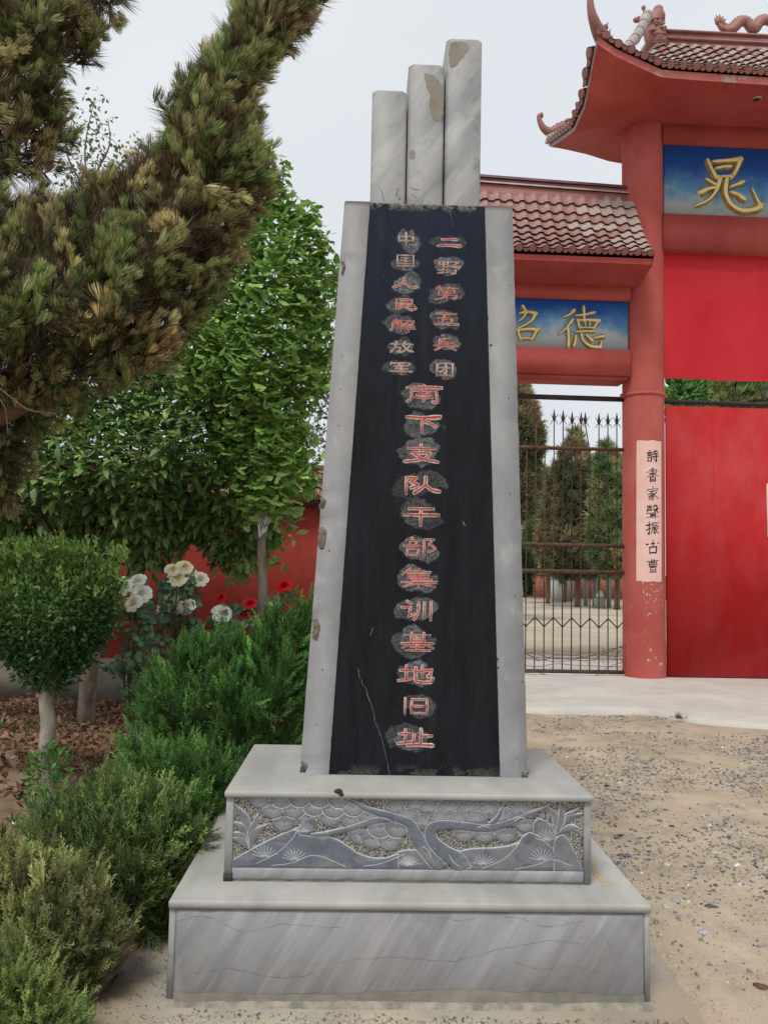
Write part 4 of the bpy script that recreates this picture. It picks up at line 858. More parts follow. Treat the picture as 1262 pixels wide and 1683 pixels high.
# chipped plaster hole in the soffit
m = MB(); hs = lambda px, py: Vector((*[GF.hit(px, py, -1.0)[0]], -1.0, 8.83)); p = GF.hit3(1240, 155, (0, -.98), (0, 1)); m.ball((p.x, -1.05, 8.835), (.09, .10, .02)); m.build('spalled_plaster', peel_a, roof)
m = MB(); m.ball((p.x+.0, -1.03, 8.822), (.06, .06, .02)); m.build('spalled_plaster', dark_gap, roof)
# wing roof ------------------------------------------------------------
WL, WR = -3.95, -.135
def wl(u): return .16*max(0, -2.5-u)**2
def Sw(u, s):
    z0 = 6.385+wl(u); z1 = 7.63+wl(u)*.8-.02*(u+.2); return Vector((u, -.95+.86*s, z0+(z1-z0)*(.58*s+.42*s*s)))
def Swb(u, s): p = Sw(u, s); return Vector((p.x, -p.y, p.z))
usw = list(np.linspace(WL, WR, 20))
wroof = grid_mesh('wing_roof', lambda u, t: [(u, -.9, 6.235+wl(u)), (u, -.25, 6.12+wl(u)*.5), (u, .25, 6.12+wl(u)*.5), (u, .9, 6.235+wl(u))][t], usw, (0, 1, 2, 3), red_paint, gate, flip=True, smooth=False)
grid_mesh('eave_fascia', lambda u, t: (u, -.9-.01*t, 6.235+wl(u)+.085*t), usw, (0, 1), red_paint, wroof, smooth=False)
grid_mesh('eave_fascia', lambda u, t: (u, .9+.01*t, 6.235+wl(u)+.085*t), usw, (0, 1), red_paint, wroof, flip=True, smooth=False)
grid_mesh('roof_deck', lambda u, t: tuple((Sw(u, 1-abs(t)) if t < 0 else Swb(u, 1-abs(t)))-Vector((0, 0, .02))), usw, [-1, -.75, -.5, -.25, .0001, .25, .5, .75, 1], dark_gap, wroof)
for uu, fl in ((WR, True), (WL, False)):
    V = [(uu, -.9, 6.235+wl(uu)), (uu, -.25, 6.12), (uu, .25, 6.12), (uu, .9, 6.235+wl(uu))]+[tuple(Swb(uu, s)) for s in (0, .33, .66, 1)]+[tuple(Sw(uu, s)) for s in (1, .66, .33, 0)]
    mesh_np('gable_end', np.array(V), [tuple(range(len(V)))], red_paint, wroof)
cww = .198; wcols = [-.235-cww*k for k in range(19)][::-1]
lay_tiles(Sw, wcols, 8, wroof, grey=lambda u: max(0, min(.85, (u+1.35)/1.1)), zscale=.85)
lay_tiles(lambda u, s: Swb(-4.1-u, s), [-.2-cww*k for k in range(19)][::-1], 8, wroof, obj_if=lambda u, r: False, caps=False)
def zrw(u): return 7.60+.035*(-.2-u)/1.3*1.3+.6*wl(u)
def ridge_box(name, y, dz0, dz1, m, n=30):
    us = np.linspace(WL-.1, WR-.06, n); V = []; f = []
    for u in us: z = zrw(u); V += [(u, -y, z+dz0), (u, -y, z+dz1), (u, y, z+dz1), (u, y, z+dz0)]
    for i in range(n-1):
        for k in range(3): f.append((i*4+k, i*4+4+k, i*4+5+k, i*4+1+k))
    f += [(0, 1, 2, 3), tuple((n-1)*4+k for k in (3, 2, 1, 0))]; return mesh_np(name, np.array(V), f, m, wroof)
ridge_box('ridge_course', .13, -.06, .10, ridge_m); ridge_box('ridge_course', .16, .10, .125, tile_g); ridge_box('ridge_course', .10, .125, .205, ridge_m); ridge_box('ridge_cap', .13, .205, .245, purple_m)

# ------------------------------------------------------------ iron fence panel beside the pillar
fence = thing('iron_fence', 'rusty spear-topped iron bar fence between the monument and the red pillar', 'fence', GF.o, GF.yaw)
m = MB(); m.box(-2.9, -.27, -.03, .03, 4.34, 4.41); m.build('top_bar', black_iron, fence)
for z, r in ((3.565, .030), (2.035, .032), (1.62, .034), (.075, .032)): tube('rail', [(-2.9, 0, z), (-1.6, 0, z-.004), (-.27, 0, z)], r, rust_iron, fence, 10)
box('curb_rail', -2.9, -.27, -.06, .06, .022, .045, plaster, fence)
def bar(u, tip=4.15, lean=0):
    m = MB(); m.tube([(u, 0, .08), (u, 0, 1.62), (u, 0, 3.5), (u+lean, 0, tip-.18)], .0095, 6)
    c = (u+lean, 0, tip-.18); T = tip+.03
    m.add([(c[0]-.03, 0, tip-.13), (c[0], -.012, tip-.13), (c[0]+.03, 0, tip-.13), (c[0], .012, tip-.13), (c[0], 0, T), (c[0], 0, tip-.2)], [(0, 1, 4), (1, 2, 4), (2, 3, 4), (3, 0, 4), (1, 0, 5), (2, 1, 5), (3, 2, 5), (0, 3, 5)])
    for s in (-1, 1):
        m.tube([(c[0], 0, tip-.16), (c[0]+s*.035, -.01, tip-.10), (c[0]+s*.062, -.01, tip-.06)], [.007, .006, .004], 5); m.tube([(c[0], 0, tip-.14), (c[0]+s*.04, -.01, tip-.19), (c[0]+s*.058, -.01, tip-.23)], [.007, .006, .004], 5)
    return m.build('bar', rust_iron if random.random() < .5 else black_iron, fence)
lows = [-.382-.1437*k for k in range(17)]
for i, u in enumerate(lows):
    if i == 8 or i == 10: m = MB(); m.tube([(u, 0, .08), (u, 0, 3.56)], .0095, 6); m.build('bar', rust_iron, fence); continue
    bar(u, 4.15+random.uniform(-.02, .02), -.075 if i == 3 else 0)
m = MB()
for i, u in enumerate(lows[:-1]):
    a, b = (.755, .90) if i % 2 == 0 else (.90, .755); m.tube([(u, -.012, a), (u-.1437, -.012, b)], .010, 5)
m.tube([(lows[0], -.012, .755), (-.30, -.012, .84)], .010, 5); m.build('zigzag_strip', black_iron, fence)
m = MB()
for i, u in enumerate(lows[:-1]):
    a, b = (2.77, 2.91) if i % 2 == 0 else (2.91, 2.77)
    if i in (2, 5): continue
    m.tube([(u, -.012, a), (u-.1437, -.012, b)], .009, 5)
m.build('zigzag_strip', rust_iron, fence)
m = MB()
for i in range(22): u = random.uniform(-1.8, -.35); m.tube([(u, -.02, 1.66), (u+.05, -.02, 1.85), (u+.13, -.03, 2.0)], .0022, 4)
m.build('slant_wires', rust_iron, fence)
wires = MB()
for i in range(9):
    z0 = random.uniform(.1, .4); P_ = [(-2.2+.28*k, -.05+random.uniform(-.04, .02), z0+.03*random.gauss(0, 1)-(.12*sin(pi*k/7)*(i < 5))+.1*(k > 5)*(i < 4)) for k in range(8)]
    wires.tube(spline(P_, 5), .0045, 4)
for i in range(14):
    u = random.uniform(-.9, -.3); z = random.uniform(.1, .4); wires.tube([(u, -.06, z), (u+random.uniform(-.15, .15), -.08, z+random.uniform(-.1, .2))], .003, 4)
o = wires.build('vine_wires', twig); o.location = GF.o; o.rotation_euler.z = GF.yaw; props(o, 'tangle of thin dark dry vines strung along the foot of the iron fence', 'vine')

# ------------------------------------------------------------ red sheet-metal doors in the main opening
door = thing('metal_door', 'tall plain red sheet-metal double door right of the red pillar', 'door', GF.o, GF.yaw)
mid = UC
for a, b in ((.37, mid-.006), (mid+.006, uR-.05)):
    leaf = box('door_leaf', a, b, -.12, -.07, .035, 4.27, red_sheet, door)
    k = a+.74
    while k < b-.2:
        box('seam_strip', k-.012, k+.012, -.1235, -.1195, .05, 4.25, red_sheet, leaf); k += 1.3
box('head_bar', .30, uR, -.13, -.06, 4.31, 4.37, black_iron, door)
tube('brace', [GF.hit3(1262, 632, (0, -.1), (0, 1)), GF.hit3(1247, 665, (0, -.1), (0, 1))], .02, black_iron, door)
box('sill_gap', .34, uR, -.10, -.08, .0225, .034, black_iron, door)
ps = box('paper_notice', *[GF.hit(1259, 795, -.125)[0], GF.hit(1259, 795, -.125)[0]+.5], -.1235, -.1205, GF.hit(1259, 882, -.125)[1], GF.hit(1259, 795, -.125)[1], paper)
ps.location = GF.o; ps.rotation_euler.z = GF.yaw; props(ps, 'pale pink paper notice pasted on the red metal door at the right edge', 'notice')

# ------------------------------------------------------------ paper couplet on the pillar (curved with it)
cp = thing('paper_couplet', 'narrow pink paper strip with brushed black characters pasted on the red pillar', 'couplet', GF.o, GF.yaw)
ca, cb, cz0, cz1 = -.205, .155, 1.49, 3.67
def onp(x, r=.004): rr = RP+r; return -math.sqrt(max(1e-6, rr*rr-x*x))
# the strip sits right of centre on the near face; x is measured from the pillar axis
ca = GF.hit(1047, 840, -.30)[0]-.045; cb = GF.hit(1085.5, 840, -.25)[0]-.045; cb = min(cb, .245)
xs = np.linspace(ca, cb, 14); V = []; f = []; zz = np.linspace(cz0, cz1, 30)
for j, z in enumerate(zz):
    for i, x in enumerate(xs):
        e = .004+.003*max(0, sin(z*9+1))*(i < 3); xx = x+(.008*(j/29-.5)); V.append((xx+.045, onp(xx, e), z+.006*sin(i)*(j in (0, 29))))
for j in range(29):
    for i in range(13): a = j*14+i; f.append((a, a+1, a+15, a+14))
mesh_np('strip', np.array(V), f, paper, cp, True)
KAI = ['22,2 29,12;4,20 44,18;12,32 38,31;12,44 38,43;12,58 13,92;12,58 40,57;40,57 39,92;12,88 40,87;52,16 92,11;72,0 72,32;46,34 99,31;48,54 99,50;82,40 83,92 72,84;57,66 66,77',
 '24,12 78,10;78,10 78,34;2,25 98,20;22,36 78,34;50,-2 50,60;26,47 76,45;8,60 94,56;30,68 30,98;30,68 72,67;72,67 72,98;30,82 72,81;30,95 72,95',
 '50,-2 54,9;12,18 9,34;12,18 90,15;90,15 82,30;26,34 76,31;52,34 36,50 12,60;38,46 52,62 50,94 40,97;46,60 20,78;50,72 18,98;80,44 58,58;58,56 74,76 99,90',
 '6,10 46,7;26,-2 26,20;12,20 42,19;12,30 40,29;40,29 40,40;12,40 40,40;12,28 5,54;60,4 55,26;60,4 82,4;82,4 82,20 95,24;56,34 88,31;88,31 72,46 56,54;62,36 96,54;4,62 96,58;32,62 32,92;70,60 70,101;32,72 70,70;32,82 70,80;2,95 97,90',
 '2,28 38,23;22,2 22,94 11,86;0,64 40,48;46,12 97,9;48,12 46,60 33,96;56,28 86,26;48,45 99,42;60,46 60,92 75,80;66,50 78,74 101,94;91,54 76,66',
 '2,28 98,23;50,0 50,50;24,52 25,97;24,52 78,50;78,50 76,97;24,92 76,91',
 '4,14 96,10;18,26 82,24;18,26 19,54;82,24 82,54;18,40 82,39;18,54 82,53;38,0 38,54;61,0 61,54;28,62 28,100;28,62 72,61;72,61 72,100;28,80 72,79;28,96 72,96']
zl = [GF.hit(1070, y, -.3)[1] for y in (750, 781, 811, 841, 868, 899, 930)]; xc = GF.hit(1070.5, 840, -.28)[0]-.045
for s_, zc in zip(KAI, zl):
    mb = MB(); cwid = .20*random.uniform(.94, 1.04); chh = .20*random.uniform(.95, 1.05); sts = parse(s_); k = .0092 if len(sts) > 8 else .0125
    for i, st in enumerate(sts):
        st = [(p[0]+random.uniform(-1.5, 1.5), p[1]-(p[0]-50)*.07+random.uniform(-1.5, 1.5)) for p in st]
        stroke(mb, st, k*random.uniform(.85, 1.2), .0008+i*.00004, 0, cwid/100, chh/100, xc-cwid/2, zc+chh/2, (random.uniform(.8, 1.3), random.uniform(.5, 1.2)), 0, .8, n=4)
    mb.v = [(x+.045, onp(x, .0068)+y, z) for x, y, z in mb.v]; mb.build('character', ink, cp)

# ------------------------------------------------------------ garden wall on the left
WY = 9.30
gwall = thing('garden_wall', 'red painted garden wall with grey foot and clay tile coping, behind the roses', 'wall', (0, WY, 0), radians(.8))
wall_red = mat('aged_red_wall', (.30, .040, .030), (.40, .062, .045), 1.2, .85, .3, 50, spec=.15,
    layers=[((.26, .04, .03), 1.8, .5, .75, (1, 1, .4), .6), ((.55, .38, .32), 24, .74, .79, (1, 1, .5), .6), ((.42, .10, .07), 3, .58, .78, (1, 1, 1), .5)])
wall_foot = mat('grey_wall_foot', (.14, .115, .095), (.23, .20, .165), 3, .95, .4, 50, layers=[((.10, .09, .075), 5, .55, .75)])
box('wall_body', -9, -.55, 0, .3, .50, 2.32, wall_red, gwall); box('wall_foot', -9, -.53, -.025, .32, -.05, .50, wall_foot, gwall)
box('coping_shade_shelf', -9, -.50, -.16, .46, 2.32, 2.36, dark_gap, gwall)  # near-black strip paints the line of shade under the coping tiles
cop = box('coping_core', -9, -.55, -.02, .32, 2.36, 2.64, ridge_m, gwall)
def Sg(u, s): return Vector((u, -.20+.22*s, 2.38+.20*s))
gc = [-8.8+.148*k for k in range(56)]
lay_tiles(Sg, gc, 2, cop, zscale=.9)
m = MB(); m.box(-9, -.54, -.06, .36, 2.60, 2.66); m.box(-9, -.54, -.02, .32, 2.66, 2.74); m.box(-9, -.54, -.07, .37, 2.74, 2.775); m.build('coping_ridge', ridge_m, gwall)
# return wall running back to the gateway
d_ = Vector((.72+.55, 12.3-9.35)); L_ = d_.length
rw = thing('return_wall', 'short red wall running back from the garden wall to the gateway behind the monument', 'wall', (-.55, 9.32, 0), math.atan2(d_.y, d_.x))
box('wall_body', 0.32, L_, -.15, .15, -.05, 2.32, wall_red, rw); m = MB(); m.add([(.4, -.33, 2.36), (L_, -.33, 2.36), (L_, 0, 2.72), (.4, 0, 2.72), (.4, .33, 2.36), (L_, .33, 2.36)], [(0, 1, 2, 3), (3, 2, 5, 4), (0, 3, 4), (1, 5, 2), (0, 4, 5, 1)]); m.build('coping', ridge_m, rw)
#PART2
# ------------------------------------------------------------ vegetation tools
def frames(D, roll=None):
    D = D/(np.linalg.norm(D, axis=1, keepdims=True)+1e-9); r = rng.normal(size=D.shape) if roll is None else roll
    X = np.cross(r, D); X /= np.linalg.norm(X, axis=1, keepdims=True)+1e-9; Y = np.cross(D, X)
    return np.stack([X, Y, D], -1)               # columns: local x, y, z
def scatter(name, tpls, P, D, S, C, material, parent=None, roll=None, kind=None, smooth=False):
    """tpls: list of (verts (n,3), faces list, shade (n,)); instances split among them at random"""
    R = frames(np.asarray(D, float), roll); P = np.asarray(P, float); S = np.asarray(S, float); pick = rng.integers(0, len(tpls), len(P))
    Vs, Fs, Cs, base = [], {}, [], 0
    for k, (tv, tf, sh) in enumerate(tpls):
        m = np.where(pick == k)[0]
        if len(m) == 0: continue
        v = np.einsum('nij,kj->nki', R[m], tv)*S[m][:, None, None]+P[m][:, None, :]; nV = len(tv)
        Vs.append(v.reshape(-1, 3)); Cs.append((C[m][:, None, :]*sh[None, :, None]).reshape(-1, 3))
        for L_ in set(len(f) for f in tf):
            a = np.array([f for f in tf if len(f) == L_]); Fs.setdefault(L_, []).append((a[None]+(np.arange(len(m))*nV)[:, None, None]+base).reshape(-1, L_))
        base += len(m)*nV
    return mesh_np(name, np.concatenate(Vs), [np.concatenate(x) for x in Fs.values()], material, parent, smooth, col=np.clip(np.concatenate(Cs), 0, 1), kind=kind)
def tuft_tpl(nb, spread, w, seed, curl=.25, tipc=1.25, seg=3):
    r = np.random.default_rng(seed); V = []; F_ = []; sh = []
    for b in range(nb):
        th = r.uniform(0, 2*pi); sp = spread*r.uniform(.1, 1)**.7; L_ = r.uniform(.6, 1); d = np.array((cos(th)*sin(sp), sin(th)*sin(sp), cos(sp))); side = np.cross(d, r.normal(size=3)); side /= np.linalg.norm(side)
        up = np.array((0, 0, 1.)); st = r.uniform(0, .25); n0 = len(V)
        for k in range(seg):
            t = k/seg; p = d*L_*t+up*curl*t*t*L_+up*st*(.3); ww = w*(1-.55*t); V += [p-side*ww, p+side*ww]; sh += [.8+.3*t]*2
        V.append(d*L_+up*curl*L_+up*st*.3); sh.append(tipc)
        for k in range(seg-1): a = n0+2*k; F_.append((a, a+1, a+3, a+2))
        a = n0+2*(seg-1); F_.append((a, a+1, a+2))
    return np.array(V), F_, np.array(sh)
def in_poly(poly, x, y):
    r = np.zeros(len(x), bool); n = len(poly)
    for i in range(n):
        a, b = poly[i], poly[(i+1) % n]
        if a[1] == b[1]: continue
        r ^= ((a[1] > y) != (b[1] > y)) & (x < (b[0]-a[0])*(y-a[1])/(b[1]-a[1])+a[0])
    return r
def blob(poly, Y0, thick, n, bias=.6, zmin=.0, jitter=6):
    """points in a rounded volume whose outline from the viewpoint is the polygon; returns positions, outward normals, edge distance in px"""
    P = np.array(poly, float); out_p, out_n, out_e = [], [], []; Q = np.roll(P, -1, 0); got = 0
    while got < n:
        m = n*2; x = rng.uniform(P[:, 0].min(), P[:, 0].max(), m); y = rng.uniform(P[:, 1].min(), P[:, 1].max(), m)
        k = in_poly(poly, x, y); x, y = x[k], y[k]; d = np.full(len(x), 1e9); ex = np.zeros(len(x)); ey = np.zeros(len(x))
        for a, b in zip(P, Q):
            v = b-a; t = np.clip(((x-a[0])*v[0]+(y-a[1])*v[1])/(v@v), 0, 1); qx, qy = a[0]+t*v[0]-x, a[1]+t*v[1]-y; dd = np.hypot(qx, qy); u = dd < d
            d = np.where(u, dd, d); ex = np.where(u, qx, ex); ey = np.where(u, qy, ey)
        dm = d*Y0/F; h = np.minimum(thick, .03+1.1*dm); t = rng.uniform(-1, 1, len(x)); t = np.sign(t)*np.abs(t)**bias
        Yy = Y0+t*h; x = x+rng.normal(0, jitter, len(x)); y = y+rng.normal(0, jitter, len(x))
        for i in range(len(x)):
            p = W(x[i], y[i], Yy[i])
            if p.z < zmin: continue
            e = np.array((ex[i], 0, -ey[i]))/(d[i]+1e-6)*max(.1, 1-dm[i]/(thick+.01)); out_p.append((p.x, p.y, p.z)); out_n.append(e+np.array((0, t[i]*.9, 0))); out_e.append(d[i])
        got = len(out_p)
    return np.array(out_p[:n]), np.array(out_n[:n]), np.array(out_e[:n])
def mixc(a, b, t): return np.array(a)[None, :]*(1-t[:, None])+np.array(b)[None, :]*t[:, None]
def tone(c, s=.2): return c*np.exp(rng.normal(0, s, (len(c), 1)))
def vary(c, s=.2): return c*np.exp(rng.normal(0, s, (len(c), 1)))*np.exp(rng.normal(0, s*.3, c.shape))
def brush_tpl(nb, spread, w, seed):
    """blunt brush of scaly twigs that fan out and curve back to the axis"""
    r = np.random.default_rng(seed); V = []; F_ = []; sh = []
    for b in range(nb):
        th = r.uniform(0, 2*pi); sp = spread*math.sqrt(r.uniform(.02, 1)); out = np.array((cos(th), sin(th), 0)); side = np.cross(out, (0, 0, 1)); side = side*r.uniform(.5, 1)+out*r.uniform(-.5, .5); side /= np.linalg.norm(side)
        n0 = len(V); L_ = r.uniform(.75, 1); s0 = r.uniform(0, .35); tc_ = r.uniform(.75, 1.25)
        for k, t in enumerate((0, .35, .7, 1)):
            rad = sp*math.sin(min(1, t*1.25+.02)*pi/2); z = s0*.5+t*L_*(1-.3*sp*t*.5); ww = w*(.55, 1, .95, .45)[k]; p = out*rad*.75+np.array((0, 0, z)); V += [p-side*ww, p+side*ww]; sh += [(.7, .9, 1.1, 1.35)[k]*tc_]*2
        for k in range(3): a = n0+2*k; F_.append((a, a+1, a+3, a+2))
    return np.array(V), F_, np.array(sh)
def spray_tpl(nt_, w, seed, ang=.6):
    """feathery spray: short scaly twiglets set along an axis"""
    r = np.random.default_rng(seed); V = []; F_ = []; sh = []
    def strip(a, b, w0, s):
        a = np.array(a); b = np.array(b); side = np.cross(b-a, r.normal(size=3)); side /= np.linalg.norm(side)+1e-9; n0 = len(V); m_ = (a+b)/2+np.array((0, 0, .02))
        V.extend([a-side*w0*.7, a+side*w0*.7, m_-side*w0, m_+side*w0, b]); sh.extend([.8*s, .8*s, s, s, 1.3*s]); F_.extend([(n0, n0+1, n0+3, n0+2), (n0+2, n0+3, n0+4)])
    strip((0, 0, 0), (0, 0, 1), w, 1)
    for i in range(nt_):
        t = .08+.85*i/nt_; th = i*2.4+r.uniform(-.4, .4); L_ = .36*(1-.55*t)*r.uniform(.7, 1.15); a_ = ang*r.uniform(.7, 1.2)
        strip((0, 0, t), (L_*sin(a_)*cos(th), L_*sin(a_)*sin(th), t+L_*cos(a_)), w*.9, r.uniform(.8, 1.2))
    return np.array(V), F_, np.array(sh)
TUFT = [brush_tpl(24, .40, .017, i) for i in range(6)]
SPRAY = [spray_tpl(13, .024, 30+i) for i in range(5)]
TUFT_F = [tuft_tpl(16, .45, .016, 10+i, .35, 1.4) for i in range(4)]      # feathery upright spray
def leaf_tpl(L_, w, fold=.25, droop=.25, seg=3, pet=.12):
    ys = np.linspace(0, 1, seg+1); V = []; F_ = []
    for y in ys: ww = w*math.sin(pi*min(.97, y*.86+.10))**.8 if 0 < y < 1 else .02*w; z = L_*(pet+y*(1-pet)); dr = -droop*y*y*L_; V += [(-ww, dr+fold*ww, z), (0, dr, z), (ww, dr+fold*ww, z)]
    for k in range(seg):
        a = k*3; F_ += [(a, a+1, a+4, a+3), (a+1, a+2, a+5, a+4)]
    return np.array(V)*1.0, F_, np.array([.92, 1.08, .92]*(seg+1))
LEAF = [leaf_tpl(1, .19, .3, d) for d in (.1, .3, .5)]
SMALL = [leaf_tpl(1, .24, .3, d, 2) for d in (.1, .35)]
ROUND = [leaf_tpl(1, .36, .15, d) for d in (.1, .35)]
def fan_tpl(k):
    r = np.random.default_rng(k); n = 7; V = [(0, 0, 0), (0.012, 0, .0), (0, .03, .42)]; sh = [.8, .8, .9]; a = 1.05
    for i in range(n):
        th = -a+2*a*i/(n-1); rr = .60*(1-.10*(i == n//2))*r.uniform(.93, 1.04); V.append((rr*sin(th), .05*cos(i*2.1)+.10*(abs(th)/a)**2-.03, .42+rr*cos(th))); sh.append(1.05)
    return np.array(V), [(0, 1, 2)]+[(2, 3+i, 4+i) for i in range(n-1)], np.array(sh)
FAN = [fan_tpl(i) for i in range(3)]
def limbs(name, paths, material, parent, seg=7):
    m = MB()
    for pts, r0, r1 in paths:
        P = spline(pts, 5); m.tube(P, list(np.linspace(r0, r1, len(P))), seg)
    return m.build(name, material, parent, True)
def wpt(px, py, Y): v = W(px, py, Y); return (v.x, v.y, v.z)

# ------------------------------------------------------------ big juniper leaning in from the left
J = W(-330, 900, 5.0); jun = thing('juniper_tree', 'big bronze-green juniper with twisted flame-like branches leaning in from the upper left', 'tree', (J.x, J.y, 0))
def rel(o, P): return np.asarray(P)-np.array(o.location)
masses = [  # polygon in the photograph, distance, thickness, plume count, flame direction, brownness
    ([(-160, -90), (230, -60), (205, 12), (175, 28), (150, 60), (158, 85), (130, 125), (85, 115), (92, 160), (108, 215), (100, 265), (60, 300), (-160, 330)], 4.7, .55, 190, (.2, -.1, .5), .35),
    ([(-160, 280), (-20, 330), (60, 345), (110, 330), (150, 300), (215, 290), (240, 250), (275, 235), (310, 260), (370, 250), (425, 280), (432, 330), (385, 400), (352, 480), (300, 560), (250, 612), (150, 645), (60, 660), (-160, 690)], 4.6, .70, 360, (.45, -.25, .75), .55),
    ([(560, -70), (520, 0), (478, 70), (430, 105), (395, 165), (420, 235), (425, 300), (360, 310), (290, 260), (262, 225), (285, 175), (330, 115), (372, 70), (400, 10), (425, -60)], 4.5, .33, 170, (.5, -.1, .85), .3),
    ([(-160, 660), (60, 650), (150, 640), (100, 680), (48, 700), (35, 770), (25, 830), (-160, 860)], 5.0, .4, 60, (.1, -.2, -.3), .3)]
P_, D_, S_, C_ = [], [], [], []
for poly, Y0, th, n, fd, br in masses:
    p, nr, e = blob(poly, Y0, th, n, .55, jitter=3); fd = np.array(fd)
    for i in range(n):
        ax = nr[i]*.55+fd*.8+rng.normal(0, .28, 3); ax /= np.linalg.norm(ax); Lp = rng.uniform(.16, .34)*(.75 if e[i] < 25 else 1)
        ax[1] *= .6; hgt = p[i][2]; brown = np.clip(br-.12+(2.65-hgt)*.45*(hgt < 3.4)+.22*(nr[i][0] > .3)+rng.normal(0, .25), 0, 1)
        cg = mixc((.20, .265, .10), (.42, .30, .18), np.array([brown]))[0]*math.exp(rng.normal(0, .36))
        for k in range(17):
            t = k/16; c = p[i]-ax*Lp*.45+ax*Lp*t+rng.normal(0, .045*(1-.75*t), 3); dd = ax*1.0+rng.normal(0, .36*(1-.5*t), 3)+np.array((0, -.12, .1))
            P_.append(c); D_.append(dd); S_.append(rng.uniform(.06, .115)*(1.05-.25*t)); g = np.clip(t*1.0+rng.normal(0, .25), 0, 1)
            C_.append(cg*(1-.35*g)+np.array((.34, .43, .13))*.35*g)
P_ = np.array(P_)
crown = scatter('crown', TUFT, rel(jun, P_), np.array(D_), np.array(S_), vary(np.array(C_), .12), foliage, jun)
# inner sprays closing gaps, dark brown to paint the shade inside the crown
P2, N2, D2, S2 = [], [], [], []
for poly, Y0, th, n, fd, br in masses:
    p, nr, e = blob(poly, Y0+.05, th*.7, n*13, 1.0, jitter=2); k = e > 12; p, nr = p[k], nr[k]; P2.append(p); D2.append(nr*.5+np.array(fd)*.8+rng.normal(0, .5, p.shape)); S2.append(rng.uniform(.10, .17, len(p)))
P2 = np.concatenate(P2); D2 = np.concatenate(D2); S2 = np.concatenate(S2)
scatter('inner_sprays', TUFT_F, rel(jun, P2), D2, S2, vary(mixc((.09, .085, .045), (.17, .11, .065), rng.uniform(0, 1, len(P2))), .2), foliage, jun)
def jw(px, py, Y): v = W(px, py, Y); return (v.x-J.x, v.y-J.y, v.z)
limbs('trunk', [([(0, 0, -.05), (.02, 0, 1), (.1, -.02, 1.9), (.2, -.05, 2.6), (.5, -.1, 3.4)], .14, .07)], bark, jun, 12)
limbs('branch', [([(.05, 0, 1.6), jw(-150, 740, 4.9), jw(-10, 690, 4.75), jw(60, 645, 4.7), jw(150, 560, 4.65), jw(250, 420, 4.6), jw(330, 260, 4.55), jw(430, 90, 4.5), jw(500, 0, 4.5)], .075, .012)], twig, jun)
limbs('branch', [([jw(-20, 690, 4.75), jw(-160, 500, 4.8), jw(-60, 300, 4.8), jw(40, 100, 4.7), jw(150, 20, 4.6)], .05, .012)], twig, jun)
limbs('twig', [([jw(0, 638, 4.2), jw(30, 662, 4.2), jw(52, 675, 4.2), jw(92, 680, 4.22)], .0045, .003), ([jw(-5, 650, 4.2), jw(8, 668, 4.2), jw(12, 690, 4.2), jw(14, 715, 4.2)], .004, .002)], twig, jun, 5)

# ------------------------------------------------------------ ginkgo with fan leaves
gk0 = W(432, 930, 6.9); gk = thing('ginkgo_tree', 'slender ginkgo with bright green fan leaves and white cord tied round its trunk', 'tree', (gk0.x, gk0.y, 0))
poly_g = [(385, 405), (400, 340), (432, 300), (438, 268), (447, 262), (452, 300), (462, 345), (500, 352), (520, 385), (515, 400), (528, 418), (536, 440), (548, 462), (552, 480), (520, 505), (536, 540), (530, 570), (542, 600), (528, 625), (512, 640), (500, 660), (488, 700), (497, 745), (508, 790), (490, 812), (462, 822), (438, 840), (412, 832), (390, 800), (372, 730), (350, 660), (300, 610), (300, 560), (340, 500), (370, 450)]
Pg, Ng, Eg = blob(poly_g, 6.9, .5, 6600, .75, jitter=12)
Dg = Ng*.8+np.array((0, -.45, -.25))+rng.normal(0, .45, Pg.shape); rollg = np.tile(np.array((0, -.2, 1.)), (len(Pg), 1))+rng.normal(0, .5, Pg.shape)
Cg = vary(mixc((.12, .27, .06), (.42, .60, .17), np.clip(rng.normal(.5, .3, len(Pg)), 0, 1)), .15); Sg_ = rng.uniform(.07, .125, len(Pg))
front = np.argsort(Pg[:, 1]+rng.normal(0, .08, len(Pg)))[:270]; rest = np.setdiff1d(np.arange(len(Pg)), front)
scatter('crown', FAN, rel(gk, Pg[rest]), Dg[rest], Sg_[rest], Cg[rest], leafy, gk, roll=rollg[rest], kind='stuff')
fan_me = []
for i in range(12):
    tv, tf, sh = FAN[i % 3]; o = mesh_np('leaf', tv, tf, leafy, None, col=np.clip(np.array(mixc((.11, .25, .055), (.34, .54, .13), np.array([i/11.])))*sh[:, None], 0, 1)); fan_me.append(o.data); bpy.data.objects.remove(o)
Rf = frames(Dg[front], rollg[front])
for j, i in enumerate(front):
    o = bpy.data.objects.new('leaf', fan_me[j % 12]); link(o, gk); R_ = Rf[j]*Sg_[i]*1.05; p = rel(gk, Pg[i]); o.matrix_basis = Matrix(((*R_[0], p[0]), (*R_[1], p[1]), (*R_[2], p[2]), (0, 0, 0, 1)))
gl = lambda px, py, Y=6.9: tuple(np.array(wpt(px, py, Y))-np.array(gk.location))
limbs('trunk', [([(0, 0, -.05), gl(432, 1010), gl(430, 900), gl(428, 840), gl(418, 720), gl(408, 600), gl(402, 500), gl(415, 400), gl(438, 300)], .046, .010)], bark, gk, 10)
bp2 = []
for i in range(26):
    y = random.uniform(430, 800); x0 = float(np.interp(y, [300, 500, 720, 840], [438, 402, 418, 428])); dx = random.choice([-1, 1])*random.uniform(40, 105); bp2.append(([gl(x0, y), gl(x0+dx*.5, y-25, 6.9+random.uniform(-.2, .2)), gl(x0+dx, y-70, 6.9+random.uniform(-.3, .3))], .011, .003))
